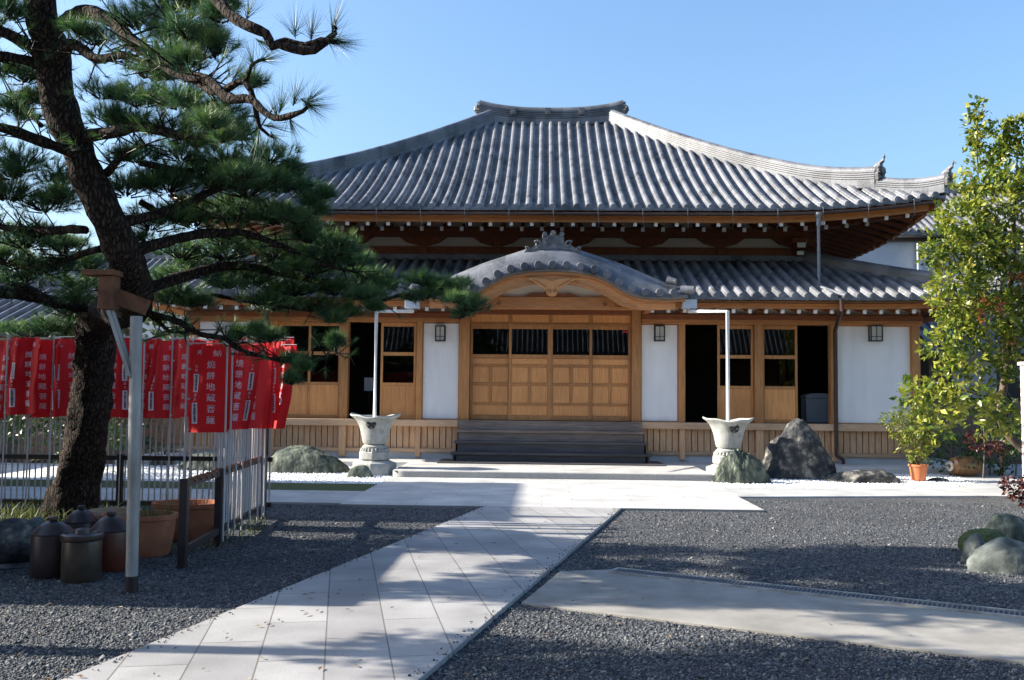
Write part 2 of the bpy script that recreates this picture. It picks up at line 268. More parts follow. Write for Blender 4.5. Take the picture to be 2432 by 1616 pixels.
class MB:
    def __init__(s): s.v = []; s.f = []; s.mi = []
    def add(s, vs, fs, mi=0):
        b = len(s.v); s.v.extend([tuple(v) for v in vs]); s.f.extend([tuple(i+b for i in f) for f in fs]); s.mi.extend([mi]*len(fs)); return s
    def box(s, x0, x1, y0, y1, z0, z1, mi=0):
        v = [(x,y,z) for z in (z0,z1) for y in (y0,y1) for x in (x0,x1)]
        return s.add(v, [(0,2,3,1),(4,5,7,6),(0,1,5,4),(2,6,7,3),(0,4,6,2),(1,3,7,5)], mi)
    def bar(s, a, b, w, h, mi=0, up=(0,0,1)):
        a = Vector(a); b = Vector(b); d = (b-a).normalized(); u = Vector(up)
        if abs(d.dot(u)) > 0.98: u = Vector((0,1,0))
        r = d.cross(u).normalized(); u = r.cross(d).normalized(); v = []
        for p in (a, b):
            for i, j in ((-1,-1),(1,-1),(1,1),(-1,1)): v.append(p + r*i*w/2 + u*j*h/2)
        return s.add(v, [(3,2,1,0),(4,5,6,7),(0,1,5,4),(1,2,6,5),(2,3,7,6),(3,0,4,7)], mi)
    def tube(s, pts, rad, n=8, caps=True, mi=0, jit=0.0):
        pts = [Vector(p) for p in pts]; k = len(pts)
        if not hasattr(rad, '__len__'): rad = [rad]*k
        v = []; ref = Vector((0.31,0.17,0.93)).normalized()
        for i, p in enumerate(pts):
            d = (pts[min(i+1,k-1)]-pts[max(i-1,0)]).normalized()
            r = d.cross(ref)
            if r.length < 0.05: r = d.cross(Vector((1,0,0)))
            r.normalize(); u = d.cross(r).normalized()
            for j in range(n):
                a = 2*PI*j/n; q = rad[i]*(1+jit*(mnoise.noise(Vector((p.x*7+j*1.7, p.y*7, p.z*7+j)))))
                v.append(p + r*math.cos(a)*q + u*math.sin(a)*q)
        f = [(i*n+j, i*n+(j+1)%n, (i+1)*n+(j+1)%n, (i+1)*n+j) for i in range(k-1) for j in range(n)]
        if caps: f += [tuple(range(n))[::-1], tuple((k-1)*n+j for j in range(n))]
        return s.add(v, f, mi)
    def lathe(s, prof, c=(0,0,0), n=32, mi=0, mod=None, axis='z'):
        v = []
        for (r, z) in prof:
            for j in range(n):
                a = 2*PI*j/n; rr, zz = (r, z) if mod is None else mod(r, z, a)
                if axis == 'z': v.append((c[0]+rr*math.cos(a), c[1]+rr*math.sin(a), c[2]+zz))
                elif axis == 'y': v.append((c[0]+rr*math.cos(a), c[1]-zz, c[2]+rr*math.sin(a)))
                else: v.append((c[0]+zz, c[1]+rr*math.cos(a), c[2]+rr*math.sin(a)))
        k = len(prof)
        f = [(i*n+j, i*n+(j+1)%n, (i+1)*n+(j+1)%n, (i+1)*n+j) for i in range(k-1) for j in range(n)]
        f += [tuple(range(n))[::-1], tuple((k-1)*n+j for j in range(n))]
        return s.add(v, f, mi)
    def prism(s, out, y0, y1, mi=0, plane='xz'):
        n = len(out)
        def P(a, b, d): return (a, d, b) if plane == 'xz' else ((d, a, b) if plane == 'yz' else (a, b, d))
        v = [P(a,b,y0) for a,b in out] + [P(a,b,y1) for a,b in out]
        f = [tuple(range(n)), tuple(range(2*n-1, n-1, -1))] + [(i, n+i, n+(i+1)%n, (i+1)%n) for i in range(n)]
        return s.add(v, f, mi)
    def build(s, name, m, parent=None, smooth=False, bevel=0.0, origin=None):
        base = world_origin(parent) if parent is not None else Vector(origin if origin is not None else (0,0,0))
        me = bpy.data.meshes.new(name)
        me.from_pydata([(x-base.x, y-base.y, z-base.z) for x,y,z in s.v], [], s.f); 
        if any(s.mi): me.polygons.foreach_set('material_index', s.mi)
        me.update()
        o = link_mesh(name, me, m, parent)
        if parent is None and origin is not None: o.location = base
        if smooth:
            me.polygons.foreach_set('use_smooth', [True]*len(me.polygons))
            if smooth == 'auto': me.set_sharp_from_angle(angle=math.radians(38))
        if bevel:
            b = o.modifiers.new('bevel', 'BEVEL'); b.width = bevel; b.segments = 2; b.limit_method = 'ANGLE'; b.angle_limit = math.radians(40)
        # consistent normals for closed solids
        import bmesh
        bm = bmesh.new(); bm.from_mesh(me); bmesh.ops.recalc_face_normals(bm, faces=bm.faces); bm.to_mesh(me); bm.free()
        return o

def npmesh(name, V, Fc, m, parent=None, rnd=None, smooth=False, origin=None):
    """V (n,3), Fc (k,3 or 4) -> object; rnd per face"""
    base = np.array(world_origin(parent)) if parent is not None else np.array(origin if origin is not None else (0,0,0), float)
    me = bpy.data.meshes.new(name); V = np.asarray(V, np.float32)-base.astype(np.float32); Fc = np.asarray(Fc, np.int32); k = Fc.shape[1]
    me.vertices.add(len(V)); me.vertices.foreach_set('co', V.ravel())
    me.loops.add(Fc.size); me.loops.foreach_set('vertex_index', Fc.ravel())
    me.polygons.add(len(Fc)); me.polygons.foreach_set('loop_start', np.arange(0, Fc.size, k, dtype=np.int32))
    me.polygons.foreach_set('loop_total', np.full(len(Fc), k, np.int32))
    if smooth: me.polygons.foreach_set('use_smooth', np.ones(len(Fc), bool))
    me.update(calc_edges=True)
    if rnd is not None:
        a = me.attributes.new('rnd', 'FLOAT', 'FACE'); a.data.foreach_set('value', np.asarray(rnd, np.float32))
    o = link_mesh(name, me, m, parent)
    if parent is None and origin is not None: o.location = tuple(base)
    return o

def thing(name, label, cat, loc=(0,0,0), group=None):
    o = bpy.data.objects.new(name, None); o.empty_display_size = 0.2; col.objects.link(o); o.location = loc
    return props(o, label, cat, group)

def dup(o, dloc, parent=None, label=None):
    c = o.copy(); col.objects.link(c)
    if parent is not None: c.parent = parent
    c.location = Vector(o.location)+Vector(dloc)
    if label: c['label'] = label
    for ch in list(o.children):
        g = dup(ch, (0,0,0), c)
    return c

ORD = ['first','second','third','fourth','fifth','sixth','seventh','eighth','ninth','tenth','eleventh','twelfth','thirteenth','fourteenth','fifteenth','sixteenth','seventeenth','eighteenth','nineteenth','twentieth']

# ------------------------------------------------------------------ ground
def sheet(name, pts, z, m, kind='structure', thick=0.0):
    mb = MB(); n = len(pts)
    if thick:
        mb.prism([(p[0], p[1]) for p in pts], z-thick, z, plane='xy')
    else:
        mb.add([(p[0], p[1], z) for p in pts], [tuple(range(n))])
    o = mb.build(name, m, bevel=0.006 if thick else 0); o['kind'] = kind; return o

sheet('ground', [(-400,-300),(400,-300),(400,900),(-400,900)], -0.03, soil)
sheet('gravel_ground', [(-14,-6),(16,-6),(16,16.2),(-14,16.2)], 0.0, gravel_m)
# entrance path, oblique
pl0, pl1 = G(1149,1208), G(175,1616); pr0, pr1 = G(1476,1213), G(1010,1616)
def ext(a, b, t): return a + (b-a)*t
path_pts = [(pl0.x,13.5),(pr0.x,13.5),tuple(ext(pr0,pr1,1.9))[:2],tuple(ext(pl0,pl1,1.9))[:2]]
path_ang = math.atan2((pl1-pl0).x, -(pl1-pl0).y)
path_m = pavermat('path_granite', path_ang+PI/2, 0.95, 0.385, (0.29,0.28,0.272), (0.37,0.36,0.345), (0.15,0.14,0.125), 0.5, (0.1,0.06))
sheet('path', path_pts, 0.035, path_m, thick=0.06)
plat_m = pavermat('platform_granite', 0, 0.9, 0.3, (0.47,0.46,0.435), (0.54,0.53,0.50), (0.32,0.31,0.28))
sheet('entrance_pavement', [(-2.87,13.5),(3.12,13.5),(3.12,18.02),(-2.87,18.02)], 0.036, plat_m, thick=0.066)
strip_m = pavermat('strip_concrete', 0, 1.8, 4.0, (0.42,0.42,0.40), (0.45,0.45,0.43), (0.28,0.27,0.25), 0.0)
sheet('walkway_left', [(-16,13.72),(-2.88,13.72),(-2.88,15.4),(-16,15.4)], 0.03, strip_m, thick=0.05)
sheet('walkway_right', [(3.13,15.34),(7.3,16.0),(7.3,17.2),(3.13,16.75)], 0.03, strip_m, thick=0.05)
sheet('courtyard_right', [(7.31,16.0),(20,17.6),(20,24),(10.2,24),(7.31,17.2)], 0.028, strip_m, thick=0.05)
sheet('moss_strip', [(-16,15.41),(-2.89,15.41),(-2.89,16.75),(-16,16.75)], 0.02, moss, thick=0.04)
sheet('white_gravel_bed', [(-16,16.76),(-2.89,16.76),(-2.89,20.5),(-16,20.5)], 0.022, white_gravel_m, thick=0.04)
sheet('white_gravel_bed_right', [(3.14,16.76),(7.3,17.21),(10.2,20.5),(3.14,20.5)], 0.022, white_gravel_m, thick=0.04)
sheet('back_yard', [(-18,20.5),(-8.9,20.5),(-8.9,45),(-18,45)], 0.0, soil)
# terrace and front stone step
tm = MB().box(-9.3,9.8,20.45,40,-0.02,0.15); o = tm.build('terrace', concrete, bevel=0.012); o['kind']='structure'
out = []
for a in range(0, 91, 10): out.append((-2.62-0.25*math.sin(math.radians(a)), 18.28-0.25*math.cos(math.radians(a))))
outl = out + [(-2.87,20.44),(3.22,20.44),(3.22,18.03)]
o = MB().prism(outl, 0.0, 0.152, plane='xy').build('stone_step', granite_rough, bevel=0.012); o['kind']='structure'
o = MB().prism([(x, y) for x, y in [(-2.84,18.06),(3.19,18.06),(3.19,20.42),(-2.84,20.42)]], 0.150, 0.156, plane='xy').build('stone_step_paving', plat_m); o['kind']='structure'
# right-hand concrete slab with drain
sa, sb, scn, sdn = G(1471,1357), G(2432,1462), G(2432,1579), G(1238,1438)
sl = [tuple(G(1330,1362))[:2], tuple(sa)[:2], tuple(ext(sa,sb,2.2))[:2], tuple(ext(sdn,scn,2.2))[:2], tuple(sdn)[:2]]
sheet('concrete_ramp', sl, 0.02, concrete_slab, thick=0.04)

# loose gravel stones (near field), small faceted pebbles
def in_poly(x, y, poly):
    r = np.zeros(len(x), bool); j = len(poly)-1
    for i in range(len(poly)):
        xi, yi = poly[i][:2]; xj, yj = poly[j][:2]
        c = ((yi > y) != (yj > y)) & (x < (xj-xi)*(y-yi)/(yj-yi+1e-12)+xi); r ^= c; j = i
    return r
def pebbles(name, x, y, z, s, m, label_kind='stuff'):
    n = len(x); base = np.array([(1,0,0),(-1,0,0),(0,1,0),(0,-1,0),(0,0,1),(0,0,-1)], float)
    fc = np.array([(0,2,4),(2,1,4),(1,3,4),(3,0,4),(2,0,5),(1,2,5),(3,1,5),(0,3,5)])
    a = RNG.uniform(0, 2*PI, n); sx = s*RNG.uniform(0.7,1.3,n); sy = s*RNG.uniform(0.6,1.1,n); sz = s*RNG.uniform(0.45,0.9,n)
    b = base[None]*np.stack([sx,sy,sz],1)[:,None,:]; b += RNG.normal(0,0.18,b.shape)*s[:,None,None]
    ca, sa_ = np.cos(a)[:,None], np.sin(a)[:,None]
    V = np.stack([b[...,0]*ca-b[...,1]*sa_+x[:,None], b[...,0]*sa_+b[...,1]*ca+y[:,None], b[...,2]+z[:,None] if hasattr(z,'__len__') else b[...,2]+z], -1).reshape(-1,3)
    Fc = (fc[None]+np.arange(n)[:,None,None]*6).reshape(-1,3)
    o = npmesh(name, V, Fc, m, rnd=np.repeat(RNG.uniform(0,1,n)**1.4, 8)); o['kind'] = 'stuff'; return o
N = 150000
yy = 4.6 + (15.0-4.6)*RNG.uniform(0,1,N)**1.7; xx = RNG.uniform(-0.60,0.56,N)*yy*1.03
ok = ~in_poly(xx, yy, path_pts) & ~in_poly(xx, yy, sl) & ~((yy>13.5)&(xx>-2.9)&(xx<3.1)) & ~((yy>13.7)&(xx<-2.8))
xx, yy = xx[ok], yy[ok]
szs = RNG.uniform(0.005,0.012,len(xx))*(1+1.1*(RNG.uniform(0,1,len(xx))>0.93))
pebbles('gravel', xx, yy, 0.002, szs, stonemat)
N = 420; u = RNG.uniform(0,1,N); sd2 = RNG.integers(0,2,N); ex = []; ey = []
for i in range(N):
    A_, B_ = ((pl0,pl1) if sd2[i] else (pr0,pr1)); q = ext(A_,B_,u[i]*1.1); o_ = abs(RNG.normal(0,0.05))*(1 if sd2[i] else -1); ex.append(q.x+o_); ey.append(q.y)
pebbles('stray_gravel', np.array(ex), np.array(ey), 0.04, RNG.uniform(0.005,0.010,N), stonemat)
N = 520; yy = 4.8+9*RNG.uniform(0,1,N)**1.4; xx = RNG.uniform(-0.58,0.55,N)*yy
lv = []; lf = []
for i in range(N):
    a = RNG.uniform(0,6.28); L_ = RNG.uniform(0.012,0.035); w_ = L_*0.35; x0, y0 = xx[i], yy[i]; z0 = 0.045 if abs(in_poly(np.array([x0]),np.array([y0]),path_pts)[0]) else 0.016
    dx, dy = math.cos(a), math.sin(a); b_ = len(lv)
    lv += [(x0-dx*L_,y0-dy*L_,z0),(x0+dy*w_,y0-dx*w_,z0+0.006),(x0+dx*L_,y0+dy*L_,z0+0.003),(x0-dy*w_,y0+dx*w_,z0+0.008)]; lf.append((b_,b_+1,b_+2,b_+3))
fl = npmesh('fallen_leaves', lv, lf, leafmat('leaf_litter',[(0.07,0.035,0.015),(0.20,0.12,0.05),(0.42,0.36,0.24)],0.1,0.7), rnd=RNG.uniform(0,1,N)); fl['kind'] = 'stuff'
N = 26000
xx = RNG.uniform(-9,8.5,N); yy = RNG.uniform(16.78,20.44,N)
ok = ((xx < -2.9) | ((xx > 3.16) & (yy > 16.8+(xx-3.1)*0.11) & (yy > 17.25+(xx-7.25)*1.15)))
xx, yy = xx[ok], yy[ok]
pebbles('white_gravel', xx, yy, 0.028, RNG.uniform(0.012,0.026,len(xx)), whitestone)

# drain: steel grate along the slab's far edge
dv = (sb-sa).normalized(); dn = Vector((dv.y, -dv.x, 0))
dr = thing('drain_grate', 'long steel drain grate along the far edge of the beige concrete slab', 'drain', (sa.x, sa.y, 0.02))
mb = MB(); L_ = 7.5; w_ = 0.22
for off in (0.02, w_):
    a = sa+dn*off; a.z = 0.028; b = a+dv*L_; mb.bar(a, b, 0.03, 0.016)
mb.bar(sa+dn*0.0+Vector((0,0,.028)), sa+dn*w_+Vector((0,0,.028)), 0.03, 0.016)
mb.build('frame', galv, dr)
mb = MB()
for i in range(int(L_/0.035)):
    a = sa+dv*(0.03+i*0.035)+dn*0.035; a.z = 0.027; b = a+dn*(w_-0.05); mb.bar(a, b, 0.009, 0.01)
for q in (0.08,0.13,0.18):
    a = sa+dn*q; a.z = 0.024; mb.bar(a, a+dv*L_, 0.008, 0.008)
mb.build('grille', pipe_grey, dr)
mb = MB(); a = sa+dn*0.03; a.z=0.0215; b = a+dv*L_; c = b+dn*(w_-0.03); d = a+dn*(w_-0.03); mb.add([a,b,c,d],[(0,1,2,3)]); mb.build('channel', black_iron, dr)

# ------------------------------------------------------------------ temple hall
K = 1.0305
YF = 21.6
def FX(p, py=880): return at(p*K, py*K, YF).x
HX = 0.26
hall = thing('temple_hall', 'long wooden temple hall with grey tiled double roof and curved gable over the door steps', 'temple hall', (HX, YF, 0))

def sweep(mb, sec, path, mi=0, closed=True):
    n = len(sec); v = []
    for i, p in enumerate(path):
        d = Vector(path[min(i+1,len(path)-1)])-Vector(path[max(i-1,0)]); r = Vector((d.y, -d.x, 0)).normalized()
        for a, b in sec: v.append((p[0]+r.x*a, p[1]+r.y*a, p[2]+b))
    k = len(path)
    f = [(i*n+j, i*n+(j+1)%n, (i+1)*n+(j+1)%n, (i+1)*n+j) for i in range(k-1) for j in range(n)]
    f += [tuple(range(n))[::-1], tuple((k-1)*n+j for j in range(n))]
    mb.add(v, f, mi)

def ridge_section(w, h, layers):
    """stack of flat tiles with grooves and a half-round cap"""
    L_ = []; lh = (h-w*0.42)/layers
    for i in range(layers):
        ww = w/2*(1.0-0.10*i/layers); z = i*lh
        L_ += [(ww, z+0.2*lh), (ww, z+0.85*lh), (ww-0.036, z+0.90*lh), (ww-0.036, z+1.19*lh)]
    top = []
    for a in range(0, 181, 20): top.append((w*0.40*math.cos(math.radians(a)), layers*lh+w*0.42*math.sin(math.radians(a))))
    left = [(-x, z) for x, z in L_][::-1]
    return [(w/2*0.9, -0.15)] + L_ + top + left + [(-w/2*0.9, -0.15)]

def roof_face(P0, ax, inn, hw, T, zf, mb_out, pitch=0.275, r=0.064, course=0.21, capr=0.080, hipcut=True, skip=None):
    # skip(s) -> inner distance at which a row starts (0 = from the eave)
    P0 = np.array(P0, float); ax = np.array(ax, float); inn = np.array(inn, float)
    nrow = int(round(2*hw/pitch)); p = 2*hw/nrow
    th = np.radians([180,155,130,105,90,75,50,25,0])
    cs = np.concatenate([r*np.cos(th), [r+0.004, p/2, p-r-0.004, p-r]])
    ch = np.concatenate([0.036+r*np.sin(th), [-0.035,-0.070,-0.035,0.036]])
    amp = np.concatenate([np.full(9,0.010), [0.048,0.054,0.048,0.008]])
    V=[]; Fq=[]; base=0
    nc = int(math.ceil(T/course))
    ts=[]; saw=[]
    for k in range(nc):
        t0=k*course; t1=min((k+1)*course-0.004, T)
        if t1<=t0: break
        ts += [t0,t1]; saw += [1.0,0.0]
    ts=np.array(ts); saw=np.array(saw)
    for i in range(nrow+1):
        s = -hw+i*p + cs
        t_in = skip(s[4]) if skip else 0.0
        tm = np.minimum(T, np.maximum(hw-np.abs(s), 0)) if hipcut else np.full(len(s),T)
        tt = np.minimum(np.maximum(ts[:,None], t_in), tm[None])
        S = np.broadcast_to(s, tt.shape)
        Z = zf(S, tt, hw) + ch[None] + amp[None]*saw[:,None]*np.ones_like(tt)
        ss = np.clip(S, -hw, hw)
        P = P0 + ss[...,None]*ax + tt[...,None]*inn; P[...,2] += Z
        m_ = len(s); nt = len(ts)
        idx = np.arange(nt*m_).reshape(nt,m_)+base
        q = np.stack([idx[:-1,:-1],idx[:-1,1:],idx[1:,1:],idx[1:,:-1]],-1)
        okf = (tt[1:,:-1]-tt[:-1,:-1] + tt[1:,1:]-tt[:-1,1:]) > 1e-6
        okf |= np.isclose(np.diff(ts)[:,None], 0.004, atol=1e-3) & (ts[1:,None] <= tm[None,:-1])
        V.append(P.reshape(-1,3)); Fq.append(q[okf]); base += nt*m_
        # eave end tile
        if abs(-hw+i*p) <= hw-0.05 and t_in == 0:
            sc_ = -hw+i*p; z0 = float(zf(np.array([sc_]), np.array([0.0]), hw)[0])
            c = P0 + sc_*ax; c = Vector((c[0], c[1], c[2]+z0+0.026)); o_ = Vector(inn)
            mb_out.tube([c-o_*0.035, c+o_*0.12], capr, 14)
            mb_out.tube([c-o_*0.045, c-o_*0.03], capr*0.62, 12)
            a = c+Vector(ax)*(p*0.5)-Vector((0,0,0.045))
            if abs(sc_+p*0.5) < hw-0.1:
                mb_out.bar(a-Vector(ax)*(p*0.5-0.05)-o_*0.012, a+Vector(ax)*(p*0.5-0.05)-o_*0.012, 0.03, 0.06)
    return np.concatenate(V), np.concatenate(Fq)

def roof(name, cx, yfront, hwx, hwy, T, ze, a, b, L, ext_, parent, m, skip=None):
    yc = yfront+hwy
    def zf(s, t, hw):
        d = hw-np.abs(s)
        return ze + a*t + b*t*t + L*np.clip(1-d/ext_,0,1)**2.0*(1-t/ (T*1.6))
    mb = MB(); V=[]; Fq=[]; base=0
    for P0, ax, inn, hw, sk in (((cx,yfront,0),(1,0,0),(0,1,0),hwx,skip),((cx+hwx,yc,0),(0,1,0),(-1,0,0),hwy,None),((cx-hwx,yc,0),(0,-1,0),(1,0,0),hwy,None),((cx,yc+hwy,0),(-1,0,0),(0,-1,0),hwx,None)):
        v, f = roof_face(P0, ax, inn, hw, T, zf, mb, skip=sk)
        V.append(v); Fq.append(f+base); base += len(v)
    r = npmesh(name, np.concatenate(V), np.concatenate(Fq), m, parent, smooth=False)
    mb.build('eave_tiles', m, r, smooth='auto')
    # soffit boards following the eaves
    sv = MB()
    for P0, ax, inn, hw in (((cx,yfront,0),(1,0,0),(0,1,0),hwx),((cx+hwx,yc,0),(0,1,0),(-1,0,0),hwy),((cx-hwx,yc,0),(0,-1,0),(1,0,0),hwy),((cx,yc+hwy,0),(-1,0,0),(0,-1,0),hwx)):
        n1 = 48; n2 = 6; TT = min(T, 3.6); vs=[]; 
        for j in range(n2+1):
            t = 0.03+TT*j/n2
            for i in range(n1+1):
                s = (-1+2*i/n1)*(hw-t)
                z = float(zf(np.array([s]), np.array([t]), hw)[0])-0.13
                q = Vector(P0)+Vector(ax)*s+Vector(inn)*t; vs.append((q.x,q.y,z))
        sv.add(vs, [(j*(n1+1)+i, j*(n1+1)+i+1, (j+1)*(n1+1)+i+1, (j+1)*(n1+1)+i) for j in range(n2) for i in range(n1)])
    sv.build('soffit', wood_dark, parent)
    return r, zf

RX = 0.19
up, zu = roof('upper_roof', RX, 21.2, 8.80, 7.05, 7.05, 5.83, 0.415, 0.0226, 0.34, 4.4, hall, tile)
lo, zl = roof('lower_roof', HX, 20.4, 9.55, 7.85, 3.42, 3.75, 0.345, 0.008, 0.13, 3.0, hall, tile, skip=lambda s: 0.0 if abs(s+0.08) > 2.75 else max(0.0, (float(np.interp(abs(s+0.08), [0,.6,1.19,1.75,2.32,2.74],[4.87,4.78,4.56,4.33,4.09,3.97]))-0.16-3.75)/0.36))

def zat(zf, s, t, hw): return float(zf(np.array([s]), np.array([t]), hw)[0])

def ornament(parent, pos, yaw, s=1.0, horn=True, name='ridge_end_ornament'):
    """demon-tile plate with curls and an upswept horn; faces local +X before yaw"""
    mb = MB()
    outl = [(-.20,-.22),(.20,-.22),(.24,-.05),(.17,.02),(.22,.14),(.12,.20),(.07,.31),(-.07,.31),(-.12,.20),(-.22,.14),(-.17,.02),(-.24,-.05)]
    mb.prism(outl, -0.04, 0.05, plane='yz')
    for sy in (-1,1):
        pts=[]
        for k in range(14):
            a = k*0.5; rr = 0.10*(1-k/16); pts.append((0.06, sy*(0.13+rr*math.cos(a)), 0.02+rr*math.sin(a)))
        mb.tube(pts, 0.022, 6)
        mb.tube([(0.05,sy*0.10,-0.12),(0.09,sy*0.17,-0.16),(0.07,sy*0.24,-0.10)], [0.035,0.03,0.012], 6)
    mb.tube([(0.04,0,0.18),(0.10,0,0.10),(0.12,0,0.0),(0.09,0,-0.1)], [0.05,0.075,0.07,0.03], 8)
    if horn: mb.tube([(-0.16,0,0.16),(-0.02,0,0.27),(0.10,0,0.36),(0.15,0,0.47),(0.13,0,0.55)], [0.085,0.08,0.06,0.035,0.010], 10)
    R_ = Matrix.Rotation(yaw,3,'Z')
    mb.v = [tuple(R_ @ (Vector(v)*s) + Vector(pos)) for v in mb.v]
    return mb.build(name, tile_orn, parent, smooth='auto')

# main ridge
zr = zat(zu, 0, 7.05, 8.8)+0.02; yr = 21.2+7.05
path = []
for i in range(25):
    u = -1+2*i/24; path.append((RX+u*2.17, yr, zr-0.02+0.23*abs(u)**2.6))
mb = MB(); sweep(mb, ridge_section(0.34, 0.44, 5), path); mr = mb.build('main_ridge', tile, up, smooth='auto')
ornament(up, (RX+2.2, yr, zr+0.34), 0, 0.80, False); ornament(up, (RX-2.2, yr, zr+0.34), PI, 0.80, False)
mb = MB()
for px in (1183,1263,1341):
    p = at(px*K, 257*K, yr-0.17); mb.box(p.x-0.09,p.x+0.09,yr-0.20,yr-0.15,p.z-0.10,p.z+0.10)
    mb.tube([(p.x,yr-0.225,p.z),(p.x,yr-0.19,p.z)],0.065,12)
mb.build('ridge_crests', tile_orn, up)
# hip ridges: long upper part, short lower part
for sx in (1,-1):
    for sy in (1,-1):
        def hp(t):
            x = RX+sx*(8.80-t); y = 21.2+t if sy == 1 else 21.2+14.10-t
            return (x, y, zat(zu, 8.80-t, t, 8.80)+0.05)
        path = [hp(t) for t in np.linspace(7.0,1.15,26)]
        n = len(path); path = [(x,y,z+0.16*max(0,(i-n+7)/6)**2) for i,(x,y,z) in enumerate(path)]
        mb = MB(); sweep(mb, ridge_section(0.27,0.38,5), path); mb.build('hip_ridge', tile, up, smooth='auto')
        yaw = math.atan2(-sy, sx); e = path[-1]
        ornament(up, (e[0]+sx*0.05, e[1]-sy*0.05, e[2]+0.20), yaw, 0.80)
        path = [hp(t) for t in np.linspace(1.25,0.02,12)]; n = len(path)
        path = [(x,y,z+0.14*max(0,(i-n+8)/7)**2) for i,(x,y,z) in enumerate(path)]
        mb = MB(); sweep(mb, ridge_section(0.24,0.29,4), path); mb.build('hip_ridge', tile, up, smooth='auto')
        e = path[-1]; ornament(up, (e[0]+sx*0.04, e[1]-sy*0.04, e[2]+0.16), yaw, 0.72)
        # lower roof hips
        def hl(t):
            x = HX+sx*(9.55-t); y = 20.4+t if sy == 1 else 20.4+15.7-t
            return (x, y, zat(zl, 9.55-t, t, 9.55)+0.05)
        path = [hl(t) for t in np.linspace(3.4,0.1,14)]
        mb = MB(); sweep(mb, ridge_section(0.24,0.26,3), path); mb.build('hip_ridge', tile, lo, smooth='auto')
        e = path[-1]; ornament(lo, (e[0]+sx*0.04, e[1]-sy*0.04, e[2]+0.12), yaw, 0.6)
# top course where lower roof meets the upper wall
mb = MB(); zt = zat(zl, 0, 3.42, 9.55)
for a, b in (((HX-6.2,23.72),(HX+6.2,23.72)),((HX+6.15,23.7),(HX+6.15,32.8)),((HX-6.15,23.7),(HX-6.15,32.8))):
    mb.bar((a[0],a[1],zt+0.05),(b[0],b[1],zt+0.05),0.2,0.14)
mb.build('wall_flashing_tiles', tile, lo)

# fascia boards that follow the eave curve
def fascia(cx, hw, yc, hwy, zf, inset, ztop, zbot, th, parent, m, name):
    mb = MB(); lines = []
    for P0, ax, inn, h in (((cx,yc-hwy),(1,0),(0,1),hw),((cx+hw,yc),(0,1),(-1,0),hwy),((cx-hw,yc),(0,-1),(1,0),hwy)):
        vs=[]; n1=50
        for i in range(n1+1):
            s = (-1+2*i/n1)*(h-inset); z = zat(zf, s, inset, h)
            for tt_, dz in ((inset,ztop),(inset,zbot),(inset+th,zbot),(inset+th,ztop)):
                s2 = (-1+2*i/n1)*(h-tt_)
                vs.append((P0[0]+ax[0]*s2+inn[0]*tt_, P0[1]+ax[1]*s2+inn[1]*tt_, z+dz))
        mb.add(vs, [(i*4+j, i*4+(j+1)%4, (i+1)*4+(j+1)%4, (i+1)*4+j) for i in range(n1) for j in range(4)])
    return mb.build(name, m, parent)
fascia(RX, 8.80, 28.25, 7.05, zu, 0.10, -0.095, -0.175, 0.12, hall, wood_h, 'eave_fascia')
fascia(RX, 8.80, 28.25, 7.05, zu, 0.22, -0.178, -0.36, 0.10, hall, wood_h, 'eave_fascia')
fascia(HX, 9.55, 28.25, 7.85, zl, 0.08, -0.085, -0.15, 0.10, hall, wood_h, 'eave_fascia')
fascia(HX, 9.55, 28.25, 7.85, zl, 0.16, -0.153, -0.27, 0.08, hall, wood_h, 'eave_fascia')
# upper gutter (half-round copper) along the front
mb = MB(); vs=[]; n1=60
for i in range(n1+1):
    s = (-1+2*i/n1)*8.62; z = zat(zu, s, 0, 8.80)-0.14
    for k in range(7):
        a = PI+PI*k/6; vs.append((RX+s, 21.15+0.055*math.cos(a), z+0.055*math.sin(a)+0.03))
mb.add(vs, [(i*7+j, i*7+j+1, (i+1)*7+j+1, (i+1)*7+j) for i in range(n1) for j in range(6)])
g = mb.build('gutter', copper, hall, smooth=True); sm = g.modifiers.new('solid','SOLIDIFY'); sm.thickness = 0.006
for i in range(-8, 9):
    s = i*1.0+0.02
    if abs(s) > 8.5: continue
    z = zat(zu, s, 0, 8.80)
    mb = MB(); mb.tube([(RX+s,21.09,z-0.02),(RX+s,21.09,z-0.17),(RX+s+0.02,21.14,z-0.36),(RX+s+0.03,21.36,z-0.42)],0.006,5)
    mb.tube([(RX+s,21.09,z-0.02),(RX+s,21.3,z-0.0)],0.006,5)
    mb.build('gutter_bracket', pipe_grey, hall)

# ---- upper storey wall
YU = 23.8; zb = 4.98
MB().box(-5.95,6.45,YU+0.09,32.7,zb-1.0,6.55).build('upper_wall', plaster_cream, hall)
ucols = [at(p, 600, YU).x for p in (903-354, 903-177, 903, 1079, 1160+70+26, 1529-98, 1529, 1710, 1888)]
ucols = [6.33-1.88*i for i in range(0,7)] ; ucols += [-5.85]
for i, x in enumerate(ucols):
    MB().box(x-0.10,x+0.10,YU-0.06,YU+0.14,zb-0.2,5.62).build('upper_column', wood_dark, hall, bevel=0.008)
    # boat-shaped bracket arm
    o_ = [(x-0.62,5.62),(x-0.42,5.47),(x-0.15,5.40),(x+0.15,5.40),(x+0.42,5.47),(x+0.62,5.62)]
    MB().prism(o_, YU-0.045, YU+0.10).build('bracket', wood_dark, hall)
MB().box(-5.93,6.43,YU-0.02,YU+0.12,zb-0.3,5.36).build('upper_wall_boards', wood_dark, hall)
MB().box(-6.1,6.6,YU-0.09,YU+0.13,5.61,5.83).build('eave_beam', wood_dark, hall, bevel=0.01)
MB().box(-6.05,6.55,YU-0.10,YU+0.12,4.97,5.08).build('base_beam', wood_dark, hall, bevel=0.01)
